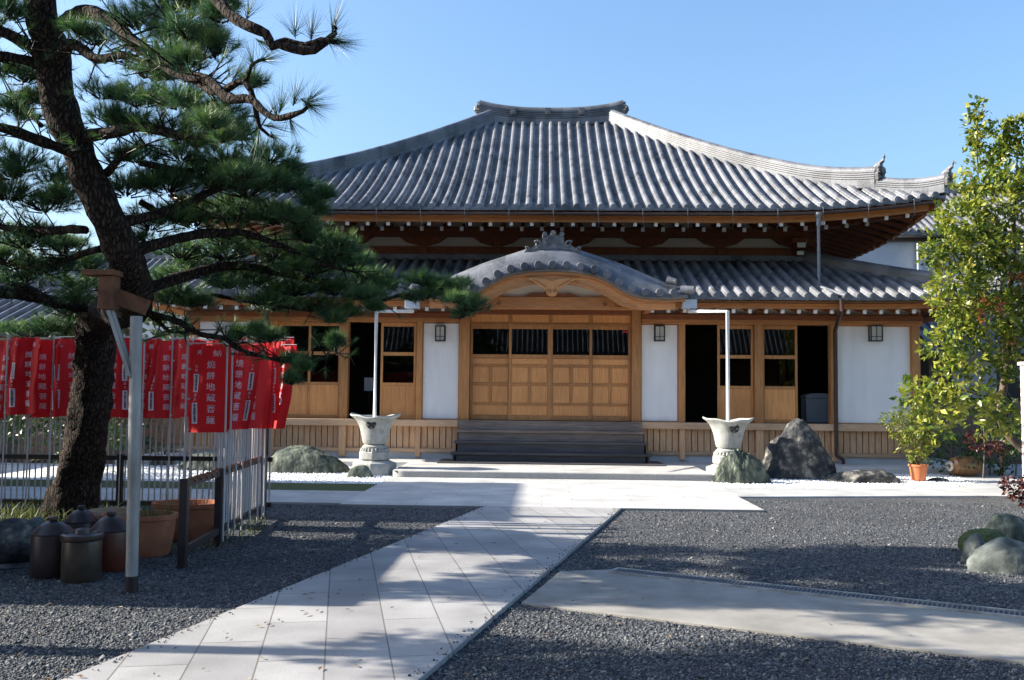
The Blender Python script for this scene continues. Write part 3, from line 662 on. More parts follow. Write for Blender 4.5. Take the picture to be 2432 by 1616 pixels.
for sx, x in ((1,6.33),(-1,-5.85)):
    MB().box(x-0.08*1,x+0.08,YU,32.6,5.60,5.84).build('eave_beam', wood_dark, hall)
# corner bracket heads with pale ends
for x, sx in ((6.33,1),(-5.85,-1)):
    b_ = MB(); b_.box(x-0.17,x+0.17,YU-0.30,YU+0.2,5.44,5.58); b_.box(x-0.11,x+0.11,YU-0.45,YU,5.30,5.44); b_.box(x-0.09,x+0.09,YU-0.36,YU,5.13,5.24)
    q = b_.build('corner_bracket', wood_dark, hall, bevel=0.01)
    w_ = MB(); w_.box(x-0.10,x+0.10,YU-0.465,YU-0.452,5.31,5.43); w_.box(x-0.08,x+0.08,YU-0.375,YU-0.362,5.14,5.23); w_.box(x+sx*0.18,x+sx*0.19,YU-0.25,YU-0.03,5.45,5.57)
    w_.build('end_paint', white_paint, q)

# ---- rafters with white painted ends
def rafter(name, x, y0, y1, z0, z1, w, h, capx):
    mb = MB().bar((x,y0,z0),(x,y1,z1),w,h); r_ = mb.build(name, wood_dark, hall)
    c_ = MB().box(x-w/2-0.003,x+w/2+0.003,y0-0.012,y0+0.03,z0-h/2-0.004,z0+h/2+0.004).build('end_cap', white_paint, r_)
    return r_
sp = 0.472
for i in range(-18, 19):
    x = RX+i*sp; s = x-RX
    if abs(s) > 8.5: continue
    z = zat(zu, s, 0.34, 8.80)-0.445; d = 8.8-abs(s)
    y1 = 21.2+min(1.5, max(0.5, d))
    rafter('flying_rafter', x, 21.50, y1, z+0.0, z+0.28*(y1-21.5), 0.072, 0.082, 0)
sp2 = 0.478
for i in range(-15, 17):
    x = RX+(i-0.5)*sp2; s = x-RX
    if abs(s) > 7.6: continue
    z = zat(zu, s, 0.34, 8.80)-0.40
    rafter('base_rafter', x, 22.35, 23.95, z-0.01, z+0.40, 0.075, 0.09, 0)
# side-eave rafters seen from below at the right and left
for sx in (1,-1):
    for i in range(0, 27):
        y = 22.3+i*0.47; s = y-28.25; z = zat(zu, s, 0.34, 7.05)-0.42
        x0 = RX+sx*(8.8-0.30); x1 = RX+sx*(8.8-min(2.55, max(0.6,7.05-abs(s))))
        mb = MB().bar((x0,y,z),(x1,y,z+0.30*abs(x1-x0)),0.075,0.09); r_ = mb.build('side_rafter', wood_dark, hall)
        MB().box(min(x0,x0+sx*0.012),max(x0,x0+sx*0.012),y-0.04,y+0.04,z-0.045,z+0.045).build('end_cap', white_paint, r_)
    # hip rafter
    c0 = (RX+sx*8.62, 21.38, zat(zu,8.6,0.2,8.8)-0.30); c1 = (RX+sx*6.2, 23.8, 5.85)
    r_ = MB().bar(c0,c1,0.16,0.20).build('hip_rafter', wood_dark, hall)
sp3 = 0.352; xs_ = []
for i in range(-26, 27):
    x = HX+i*sp3; s = x-HX
    if abs(x-0.18) < 2.05 or abs(s) > 9.1: continue
    z = zat(zl, s, 0.25, 9.55)-0.355
    rafter('eave_rafter', x, 20.66, 21.62, z, z+0.20, 0.066, 0.075, 0)

# ---- ground storey
cols_ = [(438,455),(622,638),(785,803),(960,973),(1058,1082),(1455,1477),(1563,1578),(1738,1757),(1912,1927),(2100,2118)]
CX = [(FX(a),FX(b)) for a,b in cols_]
XL, XR = CX[0][0], CX[-1][1]
for (a, b) in CX:
    MB().box(a,b,21.50,21.72,0.30,3.56).build('column', wood_v, hall, bevel=0.012)
# walls of the dark interior and side/back walls
MB().box(XL+0.02,XL+0.12,21.74,35.0,0.15,3.75).build('side_wall', plaster, hall)
MB().box(XR-0.12,XR-0.02,21.74,35.0,0.15,3.75).build('side_wall', plaster, hall)
MB().box(XL,XR,35.0,35.12,0.15,3.75).build('back_wall', plaster, hall)
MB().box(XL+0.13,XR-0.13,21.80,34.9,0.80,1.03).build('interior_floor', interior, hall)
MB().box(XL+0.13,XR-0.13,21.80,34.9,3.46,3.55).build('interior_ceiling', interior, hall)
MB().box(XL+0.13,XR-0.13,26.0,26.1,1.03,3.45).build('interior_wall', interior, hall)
# horizontal members
cxa, cxb = CX[4][0], CX[5][1]
for a, b in ((XL-0.05, cxa-0.004),(cxb+0.004, XR+0.05)):
    MB().box(a,b,21.46,21.74,3.255,3.36).build('lintel', wood_h, hall, bevel=0.008)
    MB().box(a,b,21.43,21.76,3.363,3.475).build('head_beam', wood_dark, hall, bevel=0.008)
    MB().box(a,b,21.585,21.70,3.478,3.80).build('frieze', plaster_cream, hall)
    MB().box(a,b,21.40,21.80,0.885,1.035).build('sill_beam', wood_sill, hall, bevel=0.01)
    MB().box(a,b,21.47,21.70,0.30,0.385).build('ground_beam', wood_sill, hall, bevel=0.008)
    MB().box(a,b,21.52,21.78,0.14,0.298).build('foundation', foundation, hall, bevel=0.004)
for (a, b) in CX:
    if a < cxa-0.1 or a > cxb: MB().box(a+0.01,b-0.01,21.45,21.56,0.20,0.883).build('lower_post', wood_slat, hall, bevel=0.006)
# slatted skirting: one panel per bay, gaps between boards
for i in range(len(CX)-1):
    a, b = CX[i][1], CX[i+1][0]
    if i == 4: continue
    n = max(2, int(round((b-a)/0.137))); w = (b-a)/n; mb = MB()
    for k in range(n): mb.box(a+k*w+0.009, a+(k+1)*w-0.009, 21.55,21.575,0.386,0.884)
    mb.build('slat_skirting', wood_slat, hall)
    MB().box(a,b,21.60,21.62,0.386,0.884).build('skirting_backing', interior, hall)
# plaster panels
for i in (0,3,5,8):
    a, b = CX[i][1], CX[i+1][0]
    MB().box(a+0.02,b-0.02,21.60,21.68,1.06,3.235).build('plaster_panel', plaster, hall, bevel=0.003)
    f_ = MB(); f_.box(a,b,21.585,21.63,1.036,1.058); f_.box(a,a+0.018,21.585,21.70,1.06,3.25); f_.box(b-0.018,b,21.585,21.70,1.06,3.25); f_.box(a,b,21.585,21.70,3.237,3.254)
    f_.build('panel_frame', wood_v, hall)
def lantern(px, w):
    c = at(px*K, 769*K, 21.5); x = c.x; z = c.z; h = 0.335
    mb = MB()
    for sx in (-1,1):
        for y in (21.44,21.585): mb.box(x+sx*w/2-0.011,x+sx*w/2+0.011,y-0.011,y+0.011,z-h/2,z+h/2)
    for zz in (z-h/2, z+h/2):
        mb.box(x-w/2-0.012,x+w/2+0.012,21.428,21.598,zz-0.010,zz+0.010)
    mb.box(x-0.006,x+0.006,21.43,21.445,z-h/2,z+h/2); mb.box(x-w/2,x+w/2,21.43,21.445,z-h*0.22-0.006,z-h*0.22+0.006)
    o_ = mb.build('wall_lantern', black_iron, hall)
    MB().box(x-w/2+0.014,x+w/2-0.014,21.45,21.575,z-h/2+0.012,z+h/2-0.012).build('lantern_pane', lantern_glass, o_)
lantern(532,0.20); lantern(1015,0.205); lantern(1520,0.21); lantern(2018.5,0.25)

# sliding doors
def door(x0, x1, kind, y=21.62, z0=1.045, z1=3.25):
    fr = MB(); st = 0.055; th = 0.035
    fr.box(x0,x0+st,y,y+th,z0,z1); fr.box(x1-st,x1,y,y+th,z0,z1)
    xi0, xi1 = x0+st, x1-st
    def rail(a, b): fr.box(xi0,xi1,y+0.001,y+th-0.001,a,b)
    if kind == 'glass':
        rail(z1-0.09,z1-0.001); rail(2.49,2.57); rail(1.80,1.87); rail(z0+0.001,z0+0.07)
        o_ = fr.build('sliding_door', wood_v, hall, bevel=0.003)
        mb = MB(); mb.box(xi0,xi1,y+0.014,y+0.018,2.572,z1-0.092); mb.box(xi0,xi1,y+0.014,y+0.018,1.872,2.488); mb.build('glass_pane', glass, o_)
        p = MB(); n = 4; w = (xi1-xi0)/n
        for k in range(n): p.box(xi0+k*w+0.0015,xi0+(k+1)*w-0.0015,y+0.012,y+0.024,z0+0.072,1.798)
        p.box((xi0+xi1)/2-0.02,(xi0+xi1)/2+0.02,y+0.002,y+0.011,z0+0.072,1.798)
        p.build('wood_panel', wood_panel, o_)
    else:
        z1 = 3.20
        rail(z1-0.075,z1-0.001); rail(2.46,2.54); rail(2.26,2.30); rail(1.84,1.885); rail(1.39,1.43); rail(z0+0.001,z0+0.10)
        xm = (xi0+xi1)/2; fr.box(xm-0.024,xm+0.024,y+0.002,y+th-0.002,1.431,1.839); fr.box(xm-0.024,xm+0.024,y+0.002,y+th-0.002,1.886,2.259)
        o_ = fr.build('sliding_door', wood_v, hall, bevel=0.003)
        MB().box(xi0,xi1,y+0.014,y+0.018,2.542,z1-0.077).build('glass_pane', glass, o_)
        p = MB(); p.box(xi0,xi1,y+0.026,y+0.032,z0+0.102,2.458)
        for (u0,u1) in ((xi0,xm-0.024),(xm+0.024,xi1)):
            for (a,b) in ((1.431,1.839),(1.886,2.259)):
                n = 3; w = (u1-u0-0.03)/n
                for k in range(n): p.box(u0+0.015+k*w+0.001,u0+0.015+(k+1)*w-0.001,y+0.010,y+0.022,a+0.018,b-0.018)
        p.box(xi0+0.014,xi1-0.014,y+0.010,y+0.022,2.32,2.44); p.box(xi0+0.014,xi1-0.014,y+0.010,y+0.022,1.165,1.37)
        p.build('wood_panel', wood_panel, o_)
    return o_
xa, xb = CX[1][1], CX[2][0]; xm = (xa+xb)/2
door(xa+0.01, xm+0.03, 'glass', 21.66); door(xm-0.03, xb-0.01, 'glass')
xa, xb = CX[2][1], CX[3][0]; door(FX(876), xb-0.02, 'glass')
xa, xb = CX[6][1], CX[7][0]; door(FX(1654), FX(1737), 'glass')
xa, xb = CX[7][1], CX[8][0]; door(FX(1757), FX(1839), 'glass')
xa, xb = CX[4][1]+0.0, CX[5][0]-0.0
jw = (xb-xa)/4
dd = [door(xa+jw*i+(0.008 if i==0 else -0.025 if i in (1,3) else 0.0), xa+jw*(i+1)+(-0.008 if i==3 else 0.025 if i in (0,2) else 0.0), 'panel', 21.66 if i in (0,3) else 21.62) for i in range(4)]
st = MB().box(xb-0.19,xb-0.07,21.672,21.675,3.06,3.11); st.build('red_notice', red_sticker, dd[3])
PX_ = 0.18
# transom and carved beams over the centre doors
mb = MB(); mb.box(xa,xb,21.60,21.72,3.20,3.25)
for i in range(5):
    w = 0.045 if i not in (0,4) else 0.03; x = xa+jw*i; mb.box(max(xa,x-w),min(xb,x+w),21.605,21.70,3.252,3.45)
mb.build('door_head', wood_v, hall, bevel=0.003)
MB().box(xa,xb,21.63,21.66,3.252,3.45).build('transom_board', wood_panel, hall)
MB().box(PX_-2.05,PX_+2.05,20.40,20.62,3.475,3.742).build('carved_beam', wood_h, hall, bevel=0.012)
bm_ = MB(); bm_.box(xa,xb,21.50,21.72,3.452,3.80); bm_.build('door_lintel', wood_dark, hall, bevel=0.006)
MB().box(cxa-0.002,cxb+0.002,21.39,21.80,0.885,1.035).build('sill_beam', wood_grey, hall, bevel=0.01)
mb = MB()
for sx in (-1,1):      # carved swirls on the beam
    for cx_, r0 in ((0.18+sx*1.42,0.085),(0.18+sx*1.14,0.05)):
        pts=[]
        for k in range(15):
            a = k*0.45; rr = r0*(1-k/18); pts.append((cx_+sx*rr*math.cos(a), 20.394, 3.60-rr*math.sin(a)))
        mb.tube(pts, 0.010, 5)
mb.build('beam_carving', wood_dark, hall)
MB().prism([(0.18-1.75,3.743),(0.18+1.75,3.743),(0.18+1.3,3.90),(0.18+0.9,4.06),(0.18+0.45,4.13),(0.18,4.145),(0.18-0.45,4.13),(0.18-0.9,4.06),(0.18-1.3,3.90)],20.46,20.52).build('gable_plaster', plaster_cream, hall)
o_ = []
for k in range(21):
    u = -1+2*k/20; o_.append((0.18+u*0.62, 3.745+0.105*(math.cos(u*PI/2)**0.7)*(0.8+0.2*math.cos(u*9))))
MB().prism([(0.18+0.62,3.744)]+[(x,z) for x,z in o_[::-1]]+[(0.18-0.62,3.744)], 20.41,20.455).build('frog_leg_strut', wood_dark, hall)

# ---- steps
for (z, y0, w, mm) in ((0.83,21.08,4.16,wood_grey),(0.60,20.78,4.24,wood_step),(0.37,20.48,4.32,wood_step)):
    MB().box(0.18-w/2,0.18+w/2,y0,y0+0.36,z-0.055,z).build('step_tread', mm, hall, bevel=0.008)
    MB().box(0.18-w/2+0.04,0.18+w/2-0.04,y0+0.05,y0+0.09,z-0.228,z-0.056).build('step_riser', wood_step if z<0.8 else wood_grey, hall)
MB().box(0.18-2.05,0.18+2.05,21.36,21.40,0.832,0.98).build('step_riser', wood_grey, hall)
o_ = [(20.10,0.157),(21.40,0.157),(21.40,0.77),(21.13,0.77),(21.13,0.54),(20.83,0.54),(20.83,0.31),(20.53,0.31),(20.53,0.19),(20.10,0.19)]
MB().box(0.18-2.40,0.18+2.40,20.04,21.2,0.157,0.185).build('step_base_board', wood_step, hall, bevel=0.004)
for sx in (-1,1): MB().prism([(20.53,0.187)]+o_[1:8], 0.18+sx*2.06-0.02, 0.18+sx*2.06+0.02, plane='yz').build('step_stringer', wood_step, hall)

# ---- curved gable (karahafu) porch
PX = 0.18; YP = 19.9
def ip(x, xs, zs): return float(np.interp(x, xs, zs))
def smooth_curve(xs, zs):
    X = np.linspace(0, xs[-1], 80); Z = np.interp(X, xs, zs)
    Zp = np.concatenate([Z[:9][::-1], Z, np.full(9, Z[-1])]); k = np.ones(7)/7
    Z2 = np.convolve(Zp, k, 'same')[9:-9]; return X, Z2
cX, cZ = smooth_curve([0,.45,.9,1.19,1.46,1.75,2.03,2.46,2.82],[4.25,4.235,4.16,4.03,3.845,3.715,3.672,3.665,3.70])
tX, tZ = smooth_curve([0,.5,1.07,1.44,2.04,2.57,2.90],[4.86,4.81,4.62,4.50,4.25,4.02,3.97])
bX, bZ = smooth_curve([0,.5,.95,1.24,1.46,1.75,2.82],[3.98,3.95,3.82,3.66,3.51,3.44,3.44])
c_ = lambda x: ip(abs(x), cX, cZ); t_ = lambda x: ip(abs(x), tX, tZ); b_ = lambda x: ip(abs(x), bX, bZ)
us = np.linspace(-2.86, 2.86, 97)
pr = MB(); n = len(us)
secs = [(YP, lambda x: c_(x)-0.02), (YP, lambda x: c_(x)+0.05), (YP+0.05, lambda x: c_(x)*0.72+t_(x)*0.28), (YP+0.14, lambda x: c_(x)*0.46+t_(x)*0.54), (YP+0.20, lambda x: c_(x)*0.44+t_(x)*0.56), (YP+0.26, lambda x: c_(x)*0.25+t_(x)*0.75), (YP+0.40, lambda x: t_(x)-0.04), (YP+0.58, lambda x: t_(x)), (YP+0.9, lambda x: t_(x)-0.03), (23.2, lambda x: t_(x)-0.03)]
vs = []
for (y, fz) in secs:
    for u in us: vs.append((PX+u, y, fz(u)))
pr.add(vs, [(j*n+i, j*n+i+1, (j+1)*n+i+1, (j+1)*n+i) for j in range(len(secs)-1) for i in range(n-1)])
proof = pr.build('porch_roof', tile, hall, smooth='auto')
sol = proof.modifiers.new('solid','SOLIDIFY'); sol.thickness = 0.04; sol.offset = -1
# round verge tiles
mb = MB(); arc = [0.0]; X_ = np.linspace(0,2.75,300); Z_ = np.array([c_(x) for x in X_]); A_ = np.concatenate([[0],np.cumsum(np.hypot(np.diff(X_),np.diff(Z_)))])
pos = []
for k in range(-11, 12):
    s = abs(k)*0.296
    if s > A_[-1]: continue
    x = float(np.interp(s, A_, X_)); pos.append(math.copysign(x, k) if k else 0.0)
for x in pos:
    z = c_(x)+0.115
    mb.tube([(PX+x, YP-0.10, z),(PX+x, YP+0.10, z+0.015),(PX+x,YP+0.20,z+0.03)], [0.082,0.080,0.075], 16)
    mb.lathe([(0.082,0),(0.084,0.012),(0.070,0.020),(0.066,0.012),(0.030,0.012),(0.026,0.018)], (PX+x,YP-0.098,z), 16, axis='y')
for i in range(len(us)-1):
    pass
mb.build('verge_tiles', tile, proof, smooth='auto')
mb = MB()
for off, rad in ((0.62,0.0),):
    for x in np.arange(-2.7,2.71,0.29):
        pts = [(PX+x, YP+0.44, c_(x)*0.42+t_(x)*0.58+0.012),(PX+x,YP+0.55,t_(x)-0.028),(PX+x,YP+0.68,t_(x)+0.010),(PX+x,YP+0.9,t_(x)-0.018)]
        mb.tube(pts, 0.010, 6)
mb.build('roll_joints', tile, proof)
mb = MB()
for sx in (-1,1):
    for yy_ in (YP+0.0, YP+0.45): mb.tube([(PX+sx*2.72,yy_+0.1,c_(2.7)+0.17),(PX+sx*2.98,yy_+0.02,c_(2.7)+0.16)], [0.10,0.09], 14)
    mb.tube([(PX+sx*2.45,YP+0.2,4.08),(PX+sx*2.62,YP+0.12,4.03)],[0.09,0.07],12)
mb.build('corner_tiles', tile, proof, smooth='auto')
# bargeboards
def band(name, top, bot, y0, y1, m, x0=-2.80, x1=2.80):
    mb = MB(); u_ = np.linspace(x0, x1, 90); k = len(u_)
    vs = [(PX+u,y0,top(u)) for u in u_]+[(PX+u,y0,bot(u)) for u in u_]+[(PX+u,y1,top(u)) for u in u_]+[(PX+u,y1,bot(u)) for u in u_]
    fs = []
    for i in range(k-1):
        fs += [(i,i+1,k+i+1,k+i),(2*k+i+1,2*k+i,3*k+i,3*k+i+1),(i+1,i,2*k+i,2*k+i+1),(k+i,k+i+1,3*k+i+1,3*k+i)]
    fs += [(0,k,3*k,2*k),(k-1,2*k-1+0,4*k-1,3*k-1)]
    mb.add(vs, fs); return mb.build(name, m, hall)
band('bargeboard', lambda u: c_(u)-0.022, lambda u: c_(u)-0.085, YP+0.03, YP+0.12, wood_h)
band('bargeboard', lambda u: c_(u)-0.087, b_, YP+0.08, YP+0.16, wood_h, -2.6, 2.6)
band('bargeboard_moulding', lambda u: b_(u)+0.05, lambda u: b_(u)+0.004, YP+0.055, YP+0.079, wood_h, -1.8, 1.8)
sv = MB(); u_ = np.linspace(-2.7,2.7,70); k = len(u_)
sv.add([(PX+u,YP+0.17,c_(u)-0.11) for u in u_]+[(PX+u,21.56,c_(u)-0.11) for u in u_], [(i,i+1,k+i+1,k+i) for i in range(k-1)])
sv.build('porch_soffit', wood_dark, hall)
# side beams carrying the porch
for sx in (-1,1):
    x = PX+sx*2.12
    MB().box(x-0.07,x+0.07,20.10,21.5,3.47,3.60).build('porch_bracket_beam', wood_h, hall, bevel=0.01)
    MB().box(x-0.10-0.06,x+0.10+0.06,20.085,20.098,3.455,3.56).build('beam_end_paint', white_paint, hall)
# carved pendant
g_ = [(0,-.17),(.07,-.155),(.12,-.10),(.125,-.04),(.19,.0),(.28,.07),(.40,.15),(.50,.19),(.57,.205),(.45,.225),(.30,.225),(.20,.21),(.12,.20),(.05,.17),(0,.155)]
outl = [(PX+x, 3.865+z) for x,z in g_] + [(PX-x, 3.865+z) for x,z in g_[::-1][1:-1]]
gp = MB().prism(outl, YP+0.015, YP+0.07).build('gable_pendant', wood_panel, hall, bevel=0.012)
mb = MB()
for sx in (-1,1):
    pts=[]
    for k in range(13):
        a = -0.6+k*0.5; rr = 0.055*(1-k/15); pts.append((PX+sx*(0.055+rr*math.cos(a)), YP+0.006, 3.81+rr*math.sin(a)))
    mb.tube(pts, 0.007, 5); mb.tube([(PX+sx*0.13,YP+0.008,3.90),(PX+sx*0.20,YP+0.008,3.95),(PX+sx*0.30,YP+0.008,4.01),(PX+sx*0.42,YP+0.008,4.065)],[0.004,0.008,0.008,0.003],5)
mb.build('pendant_carving', wood_dark, gp)
# apex ornament
mb = MB(); A0 = Vector((PX+0.02, YP+0.30, 4.80))
def op(pts, y0=0, y1=0.1): mb.prism([(A0.x+x, A0.z+z) for x,z in pts], A0.y+y0, A0.y+y1)
op([(-.70,-.17),(-.60,-.02),(-.50,.0),(-.40,.07),(-.26,.10),(-.24,.32),(.24,.32),(.26,.10),(.40,.07),(.50,.0),(.60,-.02),(.70,-.17),(.40,-.07),(0,-.03),(-.40,-.07)], 0, .12)
for x, z, r in ((-.20,.34,.058),(0,.37,.066),(.20,.34,.058)): mb.tube([(A0.x+x,A0.y-0.04,A0.z+z),(A0.x+x,A0.y+0.35,A0.z+z)], r, 14)
for dz in (0.0,0.07,0.14):
    mb.bar((A0.x-0.19,A0.y-0.012,A0.z+0.04+dz),(A0.x,A0.y-0.012,A0.z+0.16+dz),0.02,0.022); mb.bar((A0.x+0.19,A0.y-0.012,A0.z+0.04+dz),(A0.x,A0.y-0.012,A0.z+0.16+dz),0.02,0.022)
for sx in (-1,1):
    for cx_, cz_, r0 in ((0.36,0.08,0.10),(0.60,-0.05,0.06)):
        pts=[]
        for k in range(16):
            a = PI*0.2+k*0.45; rr = r0*(1-k/19); pts.append((A0.x+sx*(cx_+rr*math.cos(a)), A0.y-0.01, A0.z+cz_+rr*math.sin(a)))
        mb.tube(pts, 0.026, 7)
    mb.tube([(A0.x+sx*.24,A0.y+.02,A0.z+.1),(A0.x+sx*.3,A0.y+.02,A0.z+.02),(A0.x+sx*.5,A0.y+.02,A0.z-.06)],[.03,.03,.02],6)
mb.v = [(A0.x+(x-A0.x)*0.92, y, A0.z-0.10+(z-A0.z+0.10)*0.84) for x,y,z in mb.v]
mb.build('porch_ornament', tile_orn, proof, smooth='auto')

# ---- rain water: hoppers, pipes into the basins, downpipes
for px, sx in ((951,-1),(1588,1)):
    c = at(px*K, 702*K, 20.15); b = at((868 if sx<0 else 1677)*K, 716*K, 18.72)
    hp_ = MB().box(c.x-0.155,c.x+0.155,c.y-0.10,c.y+0.10,c.z-0.09,c.z+0.10).build('rain_hopper', steel, hall, bevel=0.006)
    MB().tube([(c.x,c.y,c.z-0.09),(c.x,c.y,c.z-0.15),(b.x,18.72,b.z-0.02),(b.x,18.72,1.10)], 0.038, 12).build('rain_pipe', pipe_white, hall, smooth='auto')
p = at(1883*K, 640*K, 21.3)
MB().tube([(p.x,21.16,5.70),(p.x,21.16,4.3),(p.x,21.1,4.08),(p.x+0.25,20.5,3.86),(p.x+0.32,20.32,3.80)], 0.035, 10).build('downpipe', pipe_grey, hall, smooth='auto')
MB().lathe([(0.05,-0.28),(0.05,-0.1),(0.09,-0.02),(0.09,0.02)], (p.x,21.15,5.72), 12).build('pipe_funnel', pipe_grey, hall)
for pxx, pyy in ((1940,612),):
    a = at(1940*K, 700*K, 20.33); q = at(1930*K, 900*K, 21.38)
    MB().tube([(a.x,20.33,3.72),(a.x,20.33,3.50),(q.x-0.04,21.36,3.12),(q.x-0.04,21.36,0.50),(q.x-0.04,21.36,0.34),(q.x+0.10,21.34,0.26),(q.x+0.10,21.34,0.16)], 0.045, 12).build('downpipe', pipe_dark, hall, smooth='auto')
a = at(608*K, 700*K, 20.33); q = at(618*K, 900*K, 21.38)
MB().tube([(a.x,20.33,3.72),(a.x,20.33,3.50),(q.x,21.36,3.12),(q.x,21.36,0.16)], 0.045, 12).build('downpipe', pipe_dark, hall, smooth='auto')
# things standing inside the open doors
w = at(1884*K, 930*K, 23.0)
t = thing('storage_chest', 'pale round-topped chest standing inside the rightmost open doorway', 'chest', (w.x, 23.0, 1.03))
o_ = [(-0.33,0),(0.33,0),(0.33,0.60)]+[(0.33*math.cos(a),0.60+0.09*math.sin(a)) for a in np.linspace(0.2,PI-0.2,12)]+[(-0.33,0.60)]
MB().prism([(w.x+x,1.03+z) for x,z in o_[:2]+[(0.33,0.58),(-0.33,0.58)]], 22.75,23.25).build('body', cloth_white, t, bevel=0.02)
MB().prism([(w.x+x,1.03+z) for x,z in [(-0.34,0.585)]+[(0.34,0.585)]+[(0.34*math.cos(a),0.61+0.09*math.sin(a)) for a in np.linspace(0.0,PI,14)]], 22.74,23.26).build('lid', cloth_white, t, bevel=0.01)
w = at(851*K, 885*K, 22.8)
t = thing('notice_board', 'small white notice on a thin stand inside the left open doorway', 'notice', (w.x, 22.8, 1.03))
MB().box(w.x-0.12,w.x+0.12,22.79,22.80,w.z-0.17,w.z+0.15).build('sheet', cloth_white, t)
MB().tube([(w.x,22.82,1.05),(w.x,22.82,w.z)],0.012,8).tube([(w.x-0.14,22.82,1.045),(w.x+0.14,22.82,1.045)],0.012,8).build('stand', black_iron, t)

# ------------------------------------------------------------------ stone rain basins
def basin(name, px, label, Yb=18.72):
    c = at(px*K, 1090*K, Yb); x = c.x
    t = thing(name, label, 'stone basin', (x, Yb, 0.03), 'stone rain basins either side of the steps')
    def mod(r, z, a):
        k = math.cos(2*a)            # four lobes: two flare to the sides
        lobe = max(0.0, (z-0.40)/0.60)**1.6
        return r*(1+0.10*lobe*math.cos(4*a)), z + 0.055*lobe*math.cos(4*a)
    zb = 0.62
    prof = [(0.19,0.0),(0.225,0.012),(0.245,0.05),(0.262,0.14),(0.287,0.26),(0.318,0.37),(0.352,0.44),(0.395,0.49),(0.44,0.525),(0.462,0.55),(0.445,0.57),(0.40,0.55),(0.34,0.47),(0.27,0.30),(0.20,0.16)]
    def mod2(r, z, a):
        lobe = max(0.0, min(1,(z-0.25)/0.33))**1.5
        return r*(1+0.05*lobe*math.cos(4*a)+0.05*lobe*math.cos(2*a)), z+0.030*lobe*math.cos(2*a)+0.012*lobe*math.cos(6*a+1)
    b = MB().lathe(prof, (x,Yb,zb), 56, mod=mod2).build('bowl', basin_stone, t, smooth='auto')
    mb = MB()                        # five-bladed wheel crest
    ex, ez = x+0.045*(1 if px>1200 else -0.4), zb+0.40; ey = Yb-0.355
    mb.lathe([(0.026,0),(0.026,0.012)], (ex,ey+0.002,ez), 12, axis='y'); mb.tube([(ex+0.088*math.cos(q),ey+0.004,ez+0.088*math.sin(q)) for q in np.linspace(0,2*PI,25)], 0.008, 5)
    for k in range(5):
        a0 = PI/2+k*2*PI/5
        pts = []
        for (rr, da) in ((0.035,-0.25),(0.072,-0.46),(0.080,0.0),(0.072,0.46),(0.035,0.25)):
            pts.append((ex+rr*math.cos(a0+da), ez+rr*math.sin(a0+da)))
        mb.prism(pts, ey-0.012+0.012*math.sin(a0), ey+0.03)
    mb.build('crest', emblem_black, b)
    MB().lathe([(0.24,0.53),(0.25,0.575),(0.21,0.60),(0.20,0.615)], (x,Yb,0.0), 32).build('collar', basin_stone, t, smooth='auto')
    pd = MB(); pd.lathe([(0.27,0.30),(0.31,0.33),(0.31,0.46),(0.275,0.50),(0.25,0.53)], (x,Yb,0.0), 8, mod=lambda r,z,a:(r,z))
    p1 = pd.build('pedestal', basin_stone, t, bevel=0.012)
    pt = MB()
    for k in range(24):
        a = 2*PI*k/24; pt.lathe([(0.026,0),(0.030,0.02),(0.012,0.06)], (x+0.262*math.cos(a), Yb+0.262*math.sin(a), 0.487), 8)
    pt.build('lotus_petals', basin_stone, p1, smooth='auto')
    MB().lathe([(0.44,0.0),(0.44,0.24),(0.42,0.265),(0.34,0.275),(0.33,0.30)], (x,Yb,0.0), 8).build('plinth', basin_stone, t, bevel=0.012)
    return t
basin('rain_basin', 863, 'shaded grey stone rain basin left of the steps, small green rock at its foot')
basin('rain_basin', 1679, 'sunlit pale stone rain basin right of the steps, behind the grooved upright rock')

# ------------------------------------------------------------------ rocks
def rock(name, c, dims, m, label, seed, detail=4, amp=0.22, skew=(0,0), group=None, taper=0.0, cat='rock', ridge=0.0):
    import bmesh
    bm = bmesh.new(); bmesh.ops.create_icosphere(bm, subdivisions=detail, radius=1.0)
    o3 = Vector((seed*3.1, seed*1.7, seed*0.9))
    for v in bm.verts:
        p = v.co.copy(); n1 = mnoise.fractal(p*0.9+o3, 1.0, 2.0, 3); n2 = mnoise.fractal(p*2.6+o3, 0.8, 2.0, 5)
        cell = mnoise.voronoi(p*1.6+o3)[0]; 
        d = 1+amp*n1+amp*0.35*n2+ (cell[1]-cell[0])*amp*0.45
        if ridge: d += ridge*mnoise.fractal(Vector((p.x*7,p.y*7,p.z*0.8))+o3, 0.8, 2.0, 3)
        p = p*d
        h = max(0.0, p.z)
        p.x *= 1-taper*h; p.y *= 1-taper*0.5*h
        p.x += skew[0]*h; p.y += skew[1]*h
        v.co = Vector((p.x*dims[0], p.y*dims[1], p.z*dims[2]))
    me = bpy.data.meshes.new(name); bm.to_mesh(me); bm.free()
    me.polygons.foreach_set('use_smooth', [True]*len(me.polygons)); me.set_sharp_from_angle(angle=math.radians(32))
    o = link_mesh(name, me, m, None, c); props(o, label, cat, group); return o
q = G(1845*K, 1108*K); rock('garden_rock', (q.x, q.y+0.35, 0.02), (0.80,0.48,1.10), rock_dark, 'tallest dark boulder with a pale sunlit top, right of the stone basin', 5, 5, 0.20, (0.06,0), taper=0.32, ridge=0.05)
q = G(1716*K, 1118*K); rock('garden_rock', (q.x, q.y+0.22, 0.0), (0.50,0.28,0.60), rock_green, 'upright grooved grey green rock in front of the right basin', 9, 5, 0.15, (-0.12,0), taper=0.25, ridge=0.12)
q = G(2002*K, 1117*K); rock('garden_rock', (q.x, q.y+0.30, -0.02), (0.68,0.36,0.27), rock_dark, 'low flat mottled rock on white gravel beside the orange pot', 13, 5, 0.24)
